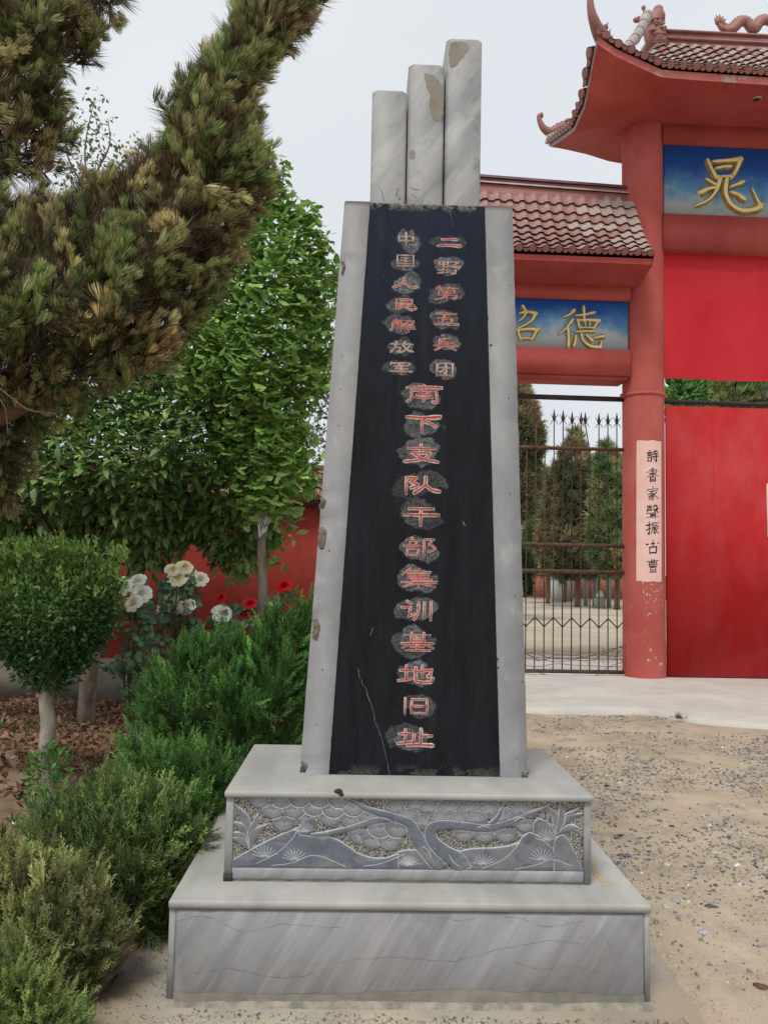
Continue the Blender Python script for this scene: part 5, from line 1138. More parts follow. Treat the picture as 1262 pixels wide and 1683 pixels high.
for a, b in (((455, 345), (470, 268)), ((500, 365), (520, 355)), ((520, 430), (545, 408)), ((525, 480), (552, 470)), ((440, 300), (441, 262)), ((528, 590), (545, 560))): bp2.append(([gl(420, a[1]+60), gl(*a), gl(*b)], .008, .002))
limbs('branch', bp2, twig, gk, 5)
# whisper of leaves along the outlying twigs
tips = []
for a, b in (((455, 345), (472, 268)), ((455, 340), (474, 270)), ((490, 380), (524, 360)), ((500, 440), (545, 425)), ((510, 560), (548, 535)), ((505, 655), (530, 640)), ((500, 365), (522, 352)), ((515, 430), (546, 405)), ((520, 490), (553, 470)), ((440, 300), (441, 262)), ((520, 600), (546, 560)), ((500, 800), (520, 792)), ((440, 915), (462, 935))):
    for k in range(17): t = random.uniform(0, 1.05); tips.append(wpt(a[0]+(b[0]-a[0])*t+random.gauss(0, 4), a[1]+(b[1]-a[1])*t+random.gauss(0, 5), 6.9+random.gauss(0, .05)))
tips = np.array(tips); scatter('twig_leaves', FAN, rel(gk, tips), np.array((0, -.5, 0))+rng.normal(0, .6, tips.shape), rng.uniform(.05, .085, len(tips)), vary(mixc((.08, .20, .04), (.18, .36, .08), rng.uniform(0, 1, len(tips))), .15), leafy, gk)
m = MB()
for i in range(5):
    a = [gl(432+8*cos(t+i*.4)+i*.6, 860+18*sin(t)+i*2-(t/6.3)*10, 6.84-.03*sin(t*1.0)) for t in np.linspace(0, 6.3, 16)]; m.tube(a, .004, 5)
o = m.build('cord', plastic); o.location = gk.location; props(o, 'white plastic cord looped round the ginkgo trunk below its crown', 'cord')

# ------------------------------------------------------------ broad-leaved tree behind, with pointed glossy leaves
os0 = WZ(141, 1192, 0); osm = thing('broadleaf_tree', 'spreading evergreen tree with dark pointed glossy leaves in front of the red wall', 'tree', (os0.x, os0.y, 0))
poly_o = [(-120, 680), (30, 690), (110, 660), (190, 640), (250, 600), (300, 570), (360, 560), (400, 600), (440, 660), (480, 720), (480, 780), (455, 830), (470, 870), (445, 885), (420, 915), (385, 935), (350, 900), (320, 880), (280, 905), (240, 935), (200, 915), (150, 890), (100, 905), (0, 930), (-120, 930)]
Po, No, Eo = blob(poly_o, 7.5, .8, 12000, .75, jitter=11)
Do = No*.7+np.array((0, -.55, .05))+rng.normal(0, .45, Po.shape); ro = np.tile(np.array((0, -.3, 1.)), (len(Po), 1))+rng.normal(0, .35, Po.shape)
topn = np.clip((Po[:, 2]-2.2)/1.2, 0, 1); Co = vary(mixc((.085, .17, .055), (.28, .42, .12), np.clip(rng.normal(.45, .28, len(Po)), 0, 1)), .15)
scatter('crown', LEAF, rel(osm, Po), Do, rng.uniform(.10, .17, len(Po)), Co, leafy, osm, roll=ro)
# whorls of paler young leaves standing on the outer face
pw, nw, ew = blob(poly_o, 7.5, .9, 800, .2, jitter=8); k = (pw[:, 1] < 7.4) & (pw[:, 2] > 1.9); pw = pw[k]; LP, LD, LS = [], [], []
for p in pw:
    ax = np.array((0, -.5, .8))+rng.normal(0, .25, 3)
    for q in range(8): th = q*2.4; LP.append(p+rng.normal(0, .008, 3)); LD.append(ax*.35+np.array((cos(th), sin(th)*.8-.3, .1+.15*sin(th)))); LS.append(rng.uniform(.07, .12))
LP, LD, LS = map(np.array, (LP, LD, LS)); scatter('young_leaves', LEAF, rel(osm, LP), LD, LS, vary(mixc((.20, .36, .10), (.38, .54, .19), rng.uniform(0, 1, len(LP))), .12), leafy, osm, roll=np.tile((0, 0, 1.), (len(LP), 1))+rng.normal(0, .2, LP.shape))
ol = lambda px, py, Y=7.5: tuple(np.array(wpt(px, py, Y))-np.array(osm.location))
limbs('trunk', [([(0, 0, -.05), ol(146, 1120, 7.7), ol(156, 1050, 7.6), ol(175, 960), ol(190, 860)], .085, .06)], bark, osm, 12)
limbs('branch', [([ol(190, 870), ol(x1, 790), ol(x2, y2, 7.5+random.uniform(-.3, .3))], .04, .008) for x1, x2, y2 in ((150, 60, 900), (230, 300, 880), (140, 40, 740), (240, 330, 700), (210, 220, 660), (280, 430, 800), (120, -20, 820), (260, 380, 860))], twig, osm)

# ------------------------------------------------------------ clipped privet on a stem
pv0 = WZ(80, 1332, 0); pv = thing('clipped_shrub', 'clipped round-headed shrub on a bare stem at the left edge', 'shrub', (pv0.x, pv0.y, 0))
poly_p = [(-65, 970), (-30, 930), (20, 922), (60, 912), (100, 918), (135, 910), (165, 928), (188, 940), (192, 968), (180, 1000), (188, 1028), (160, 1050), (150, 1080), (118, 1105), (96, 1128), (66, 1130), (30, 1095), (-30, 1050), (-70, 1010)]
Pp, Np_, Ep = blob(poly_p, 5.2, .42, 14000, .7, jitter=9)
Dp = Np_*.9+np.array((0, -.1, .45))+rng.normal(0, .45, Pp.shape)
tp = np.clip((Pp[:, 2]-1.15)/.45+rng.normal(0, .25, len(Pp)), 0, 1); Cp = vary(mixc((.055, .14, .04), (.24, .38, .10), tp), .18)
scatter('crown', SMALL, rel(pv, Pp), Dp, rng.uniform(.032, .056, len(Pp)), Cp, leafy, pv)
sh_p = []
for i in range(150):
    x = random.uniform(-40, 212); y0 = random.choice([905+abs(x-90)*.12, random.uniform(905, 985)]); l_ = random.uniform(8, 34); Yp = 5.2+random.uniform(-.4, .2); dx = random.uniform(-8, 8)
    for k in range(9): sh_p.append(wpt(x+dx*k/9+random.gauss(0, 2), y0-l_*k/9, Yp))
sh_p = np.array(sh_p); scatter('shoots', SMALL, rel(pv, sh_p), np.array((0, -.2, .8))+rng.normal(0, .4, sh_p.shape), rng.uniform(.028, .05, len(sh_p)), vary(mixc((.16, .30, .06), (.28, .45, .11), rng.uniform(0, 1, len(sh_p))), .1), leafy, pv, kind='stuff')
pl_ = lambda px, py, Y=5.2: tuple(np.array(wpt(px, py, Y))-np.array(pv.location))
limbs('trunk', [([(0, 0, -.05), pl_(83, 1290), pl_(76, 1240), pl_(80, 1190), pl_(76, 1150), pl_(82, 1120), pl_(84, 1080)], .055, .040)], bark_pale, pv, 12)
limbs('branch', [([pl_(82, 1120), pl_(x, 1040, 5.2+random.uniform(-.1, .1)), pl_(x2, 960, 5.2+random.uniform(-.2, .2))], .02, .006) for x, x2 in ((50, 0), (110, 150), (85, 90), (130, 180), (30, -40))], twig, pv)
ps_, ns_, es_ = blob([(50, 1250), (75, 1225), (110, 1235), (118, 1262), (105, 1290), (110, 1310), (70, 1318), (52, 1300), (46, 1270)], 5.1, .12, 420, .7, jitter=3)
scatter('basal_shoots', SMALL, rel(pv, ps_), ns_+np.array((0, -.2, .5))+rng.normal(0, .5, ps_.shape), rng.uniform(.03, .05, len(ps_)), vary(mixc((.06, .18, .04), (.14, .32, .07), rng.uniform(0, 1, len(ps_))), .15), leafy, pv, kind='stuff')

# ------------------------------------------------------------ low junipers along the monument
def hedge(poly, Y0, th, n, c1, c2, label, up=(0, 0, 1), size=(.08, .14), name='juniper_shrub', group='low junipers beside the monument', lean=.6, tpl=None, inset=24):
    yt = min(q_[1] for q_ in poly); poly = [(x_, y_+inset*max(0, 1-(y_-yt)/150)) for x_, y_ in poly]; p, nr, e = blob(poly, Y0, th, n, .55, zmin=.01, jitter=6); c = p.mean(0); o = thing(name, label, 'shrub', (c[0], c[1], 0), 0, group)
    pp, dd, ss, cc = [], [], [], []
    up = np.array(up)
    for i in range(len(p)):
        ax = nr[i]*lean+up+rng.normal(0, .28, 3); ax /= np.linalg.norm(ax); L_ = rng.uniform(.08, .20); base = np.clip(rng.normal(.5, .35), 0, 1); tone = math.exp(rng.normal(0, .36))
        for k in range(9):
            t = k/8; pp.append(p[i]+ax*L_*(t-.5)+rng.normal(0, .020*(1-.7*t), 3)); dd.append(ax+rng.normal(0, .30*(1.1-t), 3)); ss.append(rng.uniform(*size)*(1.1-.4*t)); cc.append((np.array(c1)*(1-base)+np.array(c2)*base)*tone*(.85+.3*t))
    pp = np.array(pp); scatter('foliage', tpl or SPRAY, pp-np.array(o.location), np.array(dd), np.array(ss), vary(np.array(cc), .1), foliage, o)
    m = []
    for i in range(9):
        j = random.randrange(len(p)); q = p[j]-np.array(o.location); m.append(([(random.uniform(-.05, .05), random.uniform(-.05, .05), -.02), (q[0]*.4, q[1]*.4, q[2]*.5), tuple(q)], .016, .004))
    limbs('stem', m, twig, o, 6); return o
G1, G2, G3 = (.065, .17, .045), (.17, .33, .08), (.21, .36, .10)
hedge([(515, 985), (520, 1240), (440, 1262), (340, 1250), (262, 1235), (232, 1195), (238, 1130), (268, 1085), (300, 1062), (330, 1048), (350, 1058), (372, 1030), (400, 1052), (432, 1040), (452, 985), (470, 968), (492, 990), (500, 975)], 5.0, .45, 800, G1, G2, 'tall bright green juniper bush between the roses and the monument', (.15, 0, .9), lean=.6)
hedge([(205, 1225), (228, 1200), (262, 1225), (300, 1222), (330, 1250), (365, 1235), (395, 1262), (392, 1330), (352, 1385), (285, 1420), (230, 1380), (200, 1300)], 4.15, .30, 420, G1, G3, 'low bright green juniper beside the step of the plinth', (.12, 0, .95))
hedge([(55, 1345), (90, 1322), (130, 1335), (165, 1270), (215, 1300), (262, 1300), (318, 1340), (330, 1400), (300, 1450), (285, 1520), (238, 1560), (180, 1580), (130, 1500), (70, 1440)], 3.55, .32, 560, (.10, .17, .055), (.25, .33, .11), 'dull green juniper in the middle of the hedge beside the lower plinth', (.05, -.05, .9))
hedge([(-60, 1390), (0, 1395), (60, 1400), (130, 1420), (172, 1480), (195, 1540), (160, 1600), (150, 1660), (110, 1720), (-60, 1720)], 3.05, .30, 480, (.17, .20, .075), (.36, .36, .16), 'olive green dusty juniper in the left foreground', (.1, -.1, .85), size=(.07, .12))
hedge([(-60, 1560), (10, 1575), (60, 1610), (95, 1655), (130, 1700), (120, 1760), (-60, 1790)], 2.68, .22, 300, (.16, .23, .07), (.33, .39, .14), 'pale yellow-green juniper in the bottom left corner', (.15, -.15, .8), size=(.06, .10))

# ------------------------------------------------------------ roses
def rose_mesh(name, m, seed, c_in, c_out):
    r = np.random.default_rng(seed); V = []; F_ = []; C = []
    def petal_(az, tilt, L_, w, cup, base, col):
        n0 = len(V); ca, sa = cos(az), sin(az); nu, nv = 5, 4
        for j in range(nv):
            t = j/(nv-1)
            for i in range(nu):
                s = -1+2*i/(nu-1); ww = w*(math.sin(pi*(.18+.66*t)))*1.0; a = tilt*(t**.8); rad = base+L_*(math.sin(a)*t); z = L_*t*cos(a*.9)-.25*L_*(t**3)*(tilt > .9)+r.uniform(-.01, .01)
                x = s*ww; rad2 = rad-cup*(s*s)*w; V.append((rad2*ca-x*sa, rad2*sa+x*ca, z)); C.append(np.array(col)*(.93+.1*t))
        for j in range(nv-1):
            for i in range(nu-1): a = n0+j*nu+i; F_.append((a, a+1, a+nu+1, a+nu))
    for ring, (n, tilt, L_, w, cup, b) in enumerate([(3, .1, .50, .22, .8, .02), (4, .35, .55, .30, .7, .08), (6, .6, .66, .34, .5, .14), (7, .85, .80, .42, .35, .18), (8, 1.1, .92, .50, .2, .20), (9, 1.35, 1.0, .56, .1, .2)]):
        for k in range(n): petal_(2*pi*k/n+ring*.6+r.uniform(-.25, .25), tilt+r.uniform(-.1, .1), L_, w, cup, b, np.array(c_in)*(1-ring/5)+np.array(c_out)*(ring/5))
    o = mesh_np(name, np.array(V), F_, m, None, True, col=np.clip(np.array(C), 0, 1)); me = o.data; bpy.data.objects.remove(o); return me
cream = [rose_mesh('flower', petal, 1, (.90, .74, .34), (.94, .90, .70)), rose_mesh('flower', petal, 2, (.90, .82, .52), (.95, .93, .82)), rose_mesh('flower', petal, 3, (.88, .84, .66), (.93, .92, .86))]
redr = rose_mesh('flower', petal, 4, (.50, .005, .008), (.72, .015, .02))
def rose_bush(name, label, foot, Y0, flowers, leafpoly, nleaf, group):
    f0 = WZ(foot[0], foot[1], 0); f0 = Vector((W(foot[0], 1100, Y0).x, Y0, 0)); o = thing(name, label, 'rose bush', f0, 0, group); st = []
    for px, py, r_px, kind in flowers:
        Yf_ = Y0+random.uniform(-.12, .08); p = W(px, py, Yf_)-f0; me = redr if kind == 'r' else cream[kind]
        fl = bpy.data.objects.new('flower', me); link(fl, o); fl.location = p; R_ = r_px*Y0/F/.86
        dirv = Vector((random.uniform(-.3, .4), -1.0, random.uniform(.4, 1.1))); fl.rotation_euler = dirv.to_track_quat('Z', 'Y').to_euler(); fl.scale = (R_, R_, R_*.8); fl.location = p-dirv.normalized()*R_*.35
        st.append(([(random.uniform(-.04, .04), 0, 0), (p.x*.45, random.uniform(-.05, .1), p.z*.5), (p.x*.85, p.y, p.z*.82), tuple(p-dirv.normalized()*R_*.3)], .008, .004))
    limbs('stem', st, mat('rose_cane', (.05, .09, .03), (.10, .12, .05), 10, .7), o, 5)
    p, nr, e = blob(leafpoly, Y0, .22, nleaf, .6, jitter=5); LP, LD, LS = [], [], []
    for q in p:
        ax = rng.normal(0, .6, 3)+np.array((0, -.4, .1)); ax /= np.linalg.norm(ax)
        for k, off in enumerate(((0, 0), (.03, 1), (.03, -1), (.065, 1), (.065, -1))):
            sd_ = np.cross(ax, (0, -.4, 1)); sd_ /= np.linalg.norm(sd_)+1e-6; LP.append(q-ax*off[0]+sd_*off[1]*.012); LD.append(ax+sd_*off[1]*.9*(k > 0)); LS.append(rng.uniform(.05, .078))
    LP, LD, LS = map(np.array, (LP, LD, LS)); scatter('foliage', ROUND, LP-np.array(f0), LD, LS, vary(mixc((.07, .14, .07), (.16, .26, .13), rng.uniform(0, 1, len(LP))), .12), leafy, o, roll=np.tile((0, -.8, .6), (len(LP), 1))+rng.normal(0, .25, LP.shape))
    return o
rose_bush('rose_bush', 'tall rose bush with clusters of large cream white roses before the red wall', (290, 1230), 6.2,
    [(284, 934, 10, 0), (304, 930, 11, 0), (292, 948, 13, 0), (314, 944, 11, 0), (329, 950, 11, 1), (298, 964, 12, 1), (286, 973, 13, 1), (274, 989, 13, 1), (274, 1004, 13, 2), (306, 994, 12, 1), (303, 940, 9, 0), (290, 1001, 8, 1), (326, 945, 7, 1)],
    [(255, 960), (285, 940), (325, 960), (322, 1010), (330, 1080), (325, 1130), (290, 1180), (250, 1190), (215, 1160), (240, 1100), (250, 1040)], 165, 'rose bushes by the wall')
rose_bush('rose_bush', 'smaller rose bush with four cream roses leaning over the clipped shrub', (225, 1230), 6.0,
    [(225, 952, 12, 2), (232, 973, 14, 2), (199, 962, 13, 1), (218, 990, 12, 1), (197, 996, 8, 0), (208, 988, 7, 0)],
    [(190, 990), (245, 985), (255, 1040), (262, 1110), (240, 1160), (205, 1130), (175, 1100), (210, 1060), (225, 1020)], 75, 'rose bushes by the wall')
rose_bush('rose_bush', 'rose bush with small deep red roses and one white bloom by the ginkgo trunk', (400, 1230), 6.3,
    [(466, 961, 11, 'r'), (411, 990, 9, 'r'), (407, 1003, 10, 'r'), (363, 981, 7, 'r'), (365, 1006, 13, 2), (474, 1000, 6, 'r')],
    [(345, 1010), (370, 1000), (420, 995), (470, 970), (480, 1000), (470, 1050), (400, 1070), (345, 1060), (338, 1030)], 75, 'rose bushes by the wall')

# ------------------------------------------------------------ far trees
FARC = [tuft_tpl(11, .8, .07, 60+i, .2, 1.2, 2) for i in range(4)]
def far_tree(poly, Y0, th, n, size, c1, c2, label, trunk, name='cypress_tree', group='trees beyond the gate', tpl=None, d=(0, -.2, .6)):
    p, nr, e = blob(poly, Y0, th, n, .5, jitter=2.0); base = W(trunk[0], 900, Y0); o = thing(name, label, 'tree', (base.x, Y0, 0), 0, group)
    cl = fbm(p[:, 0]*1.1+9, p[:, 2]*1.1+Y0, 3, 3); t = np.clip((cl-.5)*3+.5+rng.normal(0, .22, len(p)), 0, 1)
    scatter('crown', tpl or FARC, p-np.array(o.location), nr*.6+np.array(d)+rng.normal(0, .45, p.shape), rng.uniform(*size, len(p)), vary(mixc(c1, c2, t), .2), foliage, o)
    limbs('trunk', [([(0, 0, -.1), (.03, 0, trunk[1]*.5), (-.05, 0, trunk[1])], trunk[2]*.62, trunk[2]*.4)], twig, o, 8); return o
CB, CG = (.13, .15, .07), (.38, .32, .18)
far_tree([(838, 600), (856, 625), (872, 665), (884, 705), (889, 735), (878, 765), (884, 800), (868, 830), (872, 850), (838, 860)], 26, 1.2, 2000, (.22, .42), (.17, .19, .09), (.40, .32, .18), 'brown-green cypress close behind the left end of the iron fence', (842, 4, .14))
far_tree([(946, 700), (954, 722), (966, 755), (992, 790), (998, 850), (992, 915), (975, 948), (925, 950), (888, 935), (885, 880), (900, 830), (900, 790), (920, 755), (932, 730)], 40, 1.6, 3300, (.28, .55), CB, CG, 'tallest cypress with a pointed brownish top seen through the fence', (948, 4, .22))
far_tree([(892, 770), (908, 785), (925, 830), (930, 900), (915, 935), (870, 935), (858, 900), (872, 850), (880, 820)], 44, 1.5, 2000, (.28, .5), (.14, .22, .09), CG, 'broad bushy cypress left of the tallest one', (900, 4, .2))
far_tree([(993, 728), (1005, 745), (1022, 760), (1040, 800), (1045, 900), (1035, 945), (985, 945), (968, 900), (975, 820), (980, 765)], 38, 1.5, 3000, (.28, .5), (.13, .24, .09), (.36, .36, .18), 'greener cypress standing right of the tallest one', (1013, 4, .24))
far_tree([(862, 850), (880, 832), (910, 845), (940, 838), (975, 842), (1010, 838), (1040, 850), (1042, 940), (1000, 948), (930, 948), (862, 940)], 52, 1.5, 3200, (.3, .55), CB, CG, 'broad low spread of brownish cypress filling the gap behind the taller ones', (983, 4, .17))
far_tree([(925, 860), (945, 850), (965, 880), (968, 935), (940, 945), (918, 935), (912, 900)], 47, 1.2, 900, (.25, .45), CB, CG, 'low brown cypress behind the others with a thin trunk', (928, 4, .17))
far_tree([(845, 900), (866, 905), (874, 930), (870, 975), (845, 985)], 30, .6, 500, (.16, .3), (.03, .08, .03), (.07, .13, .04), 'small dark green round bush at the left of the fence opening', (852, .4, .05), 'round_bush')
far_tree([(1100, 610), (1118, 602), (1140, 605), (1156, 640), (1150, 690), (1100, 700)], 26, 1.2, 1400, (.22, .4), (.12, .27, .08), (.28, .46, .14), 'light green leafy tree above the red metal door', (1125, 4, .15), 'broadleaf_tree', tpl=SMALL)
far_tree([(1150, 640), (1175, 610), (1200, 598), (1235, 605), (1262, 612), (1290, 620), (1290, 700), (1150, 700)], 30, 1.5, 2200, (.24, .42), (.14, .22, .08), (.36, .38, .17), 'dull green cypress above the red metal door at the right', (1210, 4, .2))
def sparse_tree(poly, Y0, th, n, size, label, trunk_px, branches, c1=(.09, .13, .05), c2=(.17, .2, .09)):
    p, nr, e = blob(poly, Y0, th, n, .8, jitter=6); b = W(trunk_px[0], trunk_px[1], Y0); o = thing('sparse_tree', label, 'tree', (b.x, Y0, 0), 0)
    lo = np.array((b.x, Y0, 0)); paths = [([(0, 0, -.1), (0, 0, b.z*.5), (0, 0, b.z)], .09, .05)]
    for q in branches:
        k = [tuple(np.array(wpt(x, y, Y0+random.uniform(-.3, .3)))-lo) for x, y in q]; paths.append(([(0, 0, b.z)]+k, .03, .006))
    anchors = [pt for pa, _, _ in paths[1:] for pt in spline(pa, 4)]
    for i in range(0, len(p), 5):
        q = p[i]-lo; a = min(anchors, key=lambda t: (t[0]-q[0])**2+(t[1]-q[1])**2+(t[2]-q[2])**2); paths.append(([a, tuple((np.array(a)+q)/2+rng.normal(0, .04, 3)), tuple(q)], .008, .003))
    limbs('trunk', paths, bark, o, 5); pp = np.repeat(p, 3, 0)+rng.normal(0, .08, (len(p)*3, 3))
    scatter('crown', SMALL, pp-lo, rng.normal(0, .6, pp.shape)+np.array((0, -.2, 0)), rng.uniform(*size, len(pp)), vary(mixc(c1, c2, rng.uniform(0, 1, len(pp))), .2), leafy, o); return o
sparse_tree([(85, 300), (100, 250), (125, 190), (155, 155), (175, 175), (180, 225), (225, 235), (240, 270), (225, 310), (180, 340), (110, 340)], 13, .7, 210, (.07, .13), 'thin tree with sparse new leaves far behind the juniper at upper left', (150, 420), [[(150, 340), (140, 250), (155, 165)], [(140, 320), (110, 250), (120, 195)], [(160, 320), (200, 270), (232, 240)], [(155, 300), (180, 240), (178, 195)]])
sparse_tree([(470, 480), (520, 470), (560, 480), (580, 560), (575, 680), (560, 740), (520, 765), (490, 740), (480, 640)], 12, .8, 620, (.06, .11), 'fine-leaved tree behind the ginkgo beside the monument', (600, 800), [[(570, 700), (530, 640), (500, 600)], [(580, 680), (550, 580), (530, 500)], [(560, 740), (520, 720), (490, 700)], [(590, 650), (590, 560), (570, 490)]], (.06, .11, .04), (.13, .19, .07))

# ------------------------------------------------------------ yard beyond the fence
by = 56.0; bw0 = W(850, 900, by).x; bw1 = W(1262, 900, by).x
bwl = thing('brick_wall', 'low red brick boundary wall far behind the cypresses', 'wall', (0, by, 0))
box('wall_body', bw0-14, bw1+20, 0, .3, -.05, 1.62, brick_red, bwl); m = MB(); m.box(bw0-14, bw1+20, -.08, .38, 1.62, 1.72); m.build('coping', grey_conc, bwl)
m = MB()
for r in range(12): m.box(bw0-14, bw1+20, -.012, .0, .1+r*.13, .115+r*.13)
m.build('mortar_courses', mortar, bwl)
def yard_box(px0, px1, py0, Y, dep, m, name, label, cat, group=None, top=None):
    a, b = W(px0, py0, Y), W(px1, py0, Y); o = thing(name, label, cat, ((a.x+b.x)/2, Y, 0), 0, group); w = (b.x-a.x)/2; box('body', -w, w, 0, dep, -.05, a.z-.08, m, o); box('cap', -w-.05, w+.05, -.05, dep+.05, a.z-.08, a.z, m, o); return o
yard_box(906, 930, 948, 47.5, .25, plaster, 'wall_panel', 'white plastered wall panel behind the cypress trunks', 'wall')
yard_box(929, 942, 950, 49, .25, grey_conc, 'wall_panel', 'narrow grey wall panel right of the white panel behind the trunks', 'wall')
for i, (a, b, t, Y) in enumerate([(960, 966, 940, 42), (975, 982, 938, 41), (998, 1004, 936, 40)]):
    yard_box(a, b, t, Y, .22, grey_conc, 'concrete_post', ['leftmost grey concrete post among the cypress trunks', 'middle grey concrete post beside the white sculpture stone', 'rightmost grey concrete post nearest the red pillar'][i], 'post', 'concrete posts beyond the fence')
c0 = W(985, 985, 39); so = thing('stone_on_pedestal', 'white rounded stone on a pale block pedestal among the trees', 'sculpture', (c0.x, 39, 0))
box('pedestal', -.24, .24, -.2, .2, -.02, .52, grey_conc, so, c=.02); m = MB(); m.ball((0, 0, .64), (.2, .15, .13)); m.ball((.04, 0, .76), (.11, .1, .12)); m.build('stone', plaster, so, True)
hx = W(858, 860, 75); ho = thing('red_roofed_house', 'small white house with a red tiled roof far off at the left of the fence', 'house', (hx.x-1.0, 75, 0))
box('wall', -4, 1.6, 0, 5, -.05, 6.6, plaster, ho); m = MB(); m.add([(-4.5, -.5, 6.6), (2.1, -.5, 6.6), (2.1, 5.5, 6.6), (-4.5, 5.5, 6.6), (-4.5, 2.5, 8.6), (2.1, 2.5, 8.6)], [(0, 1, 5, 4), (2, 3, 4, 5), (0, 4, 3), (1, 2, 5), (3, 2, 1, 0)]); m.build('roof', brick_red, ho); box('window', -.6, .5, -.04, 0, 3.6, 5.0, black_iron, ho)

# ------------------------------------------------------------ litter, stones, rubbish
def scatter_ground(n, xr, yr, test=None):
    x = rng.uniform(*xr, n*3); y = rng.uniform(*yr, n*3)
    if test is not None: k = test(x, y); x, y = x[k], y[k]
    x, y = x[:n], y[:n]; return np.stack([x, y, gz(x, y)], -1)
pt = scatter_ground(9500, (-6.5, -.9), (4.6, 9.2), lambda x, y: (rng.uniform(0, 1, len(x)) < np.clip((y-4.6)/1.6, .06, 1)*(.35+.9*fbm(x*1.5+30, y*1.5+40, 12)))); pt[:, 2] += rng.uniform(.0, .03, len(pt))
scat = scatter('leaf_litter', [leaf_tpl(1, .30, .5, .5, 2), leaf_tpl(1, .24, .7, -.4, 2)], pt, np.concatenate([rng.normal(0, 1, (len(pt), 2)), rng.normal(0, .35, (len(pt), 1))], 1), rng.uniform(.05, .10, len(pt)), vary(mixc((.13, .07, .045), (.34, .21, .13), rng.uniform(0, 1, len(pt))), .25), litter_m, None, roll=np.tile((0, 0, 1.), (len(pt), 1))+rng.normal(0, .4, pt.shape), kind='stuff')
# reddish soil under the planting
soil = mat('planting_soil', (.19, .125, .08), (.32, .225, .15), 2.2, .95, .7, 45, spec=.05, layers=[((.10, .07, .045), 6, .5, .7, (1, 1, 1), .6), ((.42, .31, .2), 2.5, .55, .75, (1, 1, 1), .6)], bdist=.02)
sx = np.linspace(-9, -.86, 90); sy = np.linspace(2.0, 9.28, 90); SX, SY = np.meshgrid(sx, sy)
edge_x = np.interp(SY, [2, 2.85, 3.4, 4.4, 9.3], [-1.12, -1.02, -.96, -1.0, -.2]); SX2 = np.minimum(SX, edge_x+.02*(vnoise(SY*9, SY*0, 4)-.5))
SZ = gz(SX2, SY)+.014+np.where(SX < -1.2, .02*vnoise(SX*6, SY*6, 71), 0)+.02*np.clip((-1.0-SX2)/.1, 0, 1)*(SY < 4.4); idx = np.arange(8100).reshape(90, 90)
so_ = mesh_np('planting_bed', np.stack([SX2, SY, SZ], -1).reshape(-1, 3), [np.stack([idx[:-1, :-1], idx[:-1, 1:], idx[1:, 1:], idx[1:, :-1]], -1).reshape(-1, 4)], soil, None, True); so_['kind'] = 'structure'
scat.location.z = .02
def stone_tpl(seed):
    r = np.random.default_rng(seed); V = [(0, 0, .34)]; n = 6
    for z, rad in ((.25, .8), (-.15, 1)):
        for k in range(n): th = 2*pi*k/n+r.uniform(-.2, .2); V.append((rad*cos(th)*r.uniform(.6, 1.1), rad*sin(th)*r.uniform(.5, .9), z+r.uniform(-.12, .12)))
    F_ = [(0, 1+k, 1+(k+1) % n) for k in range(n)]+[(1+k, 7+k, 7+(k+1) % n, 1+(k+1) % n) for k in range(n)]
    return np.array(V), F_, np.ones(len(V))
ST = [stone_tpl(i) for i in range(5)]
dens = lambda x, y: (rng.uniform(0, 1, len(x)) < np.clip((fbm(x*1.4+3, y*1.4+8, 15)-.38)*3.2, .03, 1)*np.clip((y-3.0)/1.6, .10, 1)) & ~((x < 1.2) & (y < 4.4)) & (y < 9.2-.0*x) & ~((x > 3.2) & (y > 8.3-.18*(x-3.2)))
pt = scatter_ground(15000, (.5, 8), (2.6, 9.2), dens)
sz = np.exp(rng.normal(-4.62, .42, len(pt)))*np.clip(.62+.38*(pt[:, 1]-3.0)/2.2, .6, 1.0); tcol = mixc((.12, .12, .125), (.38, .36, .32), rng.uniform(0, 1, len(pt))**1.6); nrmu = np.tile((0, 0, 1.), (len(pt), 1))+rng.normal(0, .22, pt.shape)
scatter('gravel', ST, pt+np.array((0, 0, .002)), nrmu, sz, tone(tcol, .3), stone_m, None, kind='stuff')
pt = scatter_ground(16000, (.6, 7), (2.8, 9.2), dens)
scatter('fine_chips', ST, pt+np.array((0, 0, .001)), np.tile((0, 0, 1.), (len(pt), 1))+rng.normal(0, .25, pt.shape), np.exp(rng.normal(-5.5, .35, len(pt))), tone(mixc((.14, .13, .12), (.42, .38, .32), rng.uniform(0, 1, len(pt))), .3), stone_m, None, kind='stuff')
pt = scatter_ground(5200, (.9, 2.6), (2.55, 4.4), lambda x, y: (x > 1.16) & (rng.uniform(0, 1, len(x)) < .25+.75*fbm(x*3, y*3, 19)))
scatter('coarse_sand', ST, pt, np.tile((0, 0, 1.), (len(pt), 1))+rng.normal(0, .3, pt.shape), rng.uniform(.0016, .0042, len(pt)), vary(mixc((.36, .27, .18), (.62, .50, .36), rng.uniform(0, 1, len(pt))), .2), stone_m, None, kind='stuff')
pt = np.stack([rng.uniform(-.85, 1.4, 2600), 2.9-np.abs(rng.normal(0, .06, 2600)), np.full(2600, .003)], -1); pt = pt[(pt[:, 0] > -.25) | (rng.uniform(0, 1, 2600) < .35)]
scatter('grit', ST, pt, np.tile((0, 0, 1.), (len(pt), 1)), rng.uniform(.0015, .004, len(pt)), vary(mixc((.30, .23, .15), (.60, .50, .36), rng.uniform(0, 1, len(pt))), .25), stone_m, None, kind='stuff')
pt = np.stack([rng.uniform(1.12, 1.19, 900)-0, rng.uniform(3.0, 3.9, 900), np.full(900, .006)], -1)
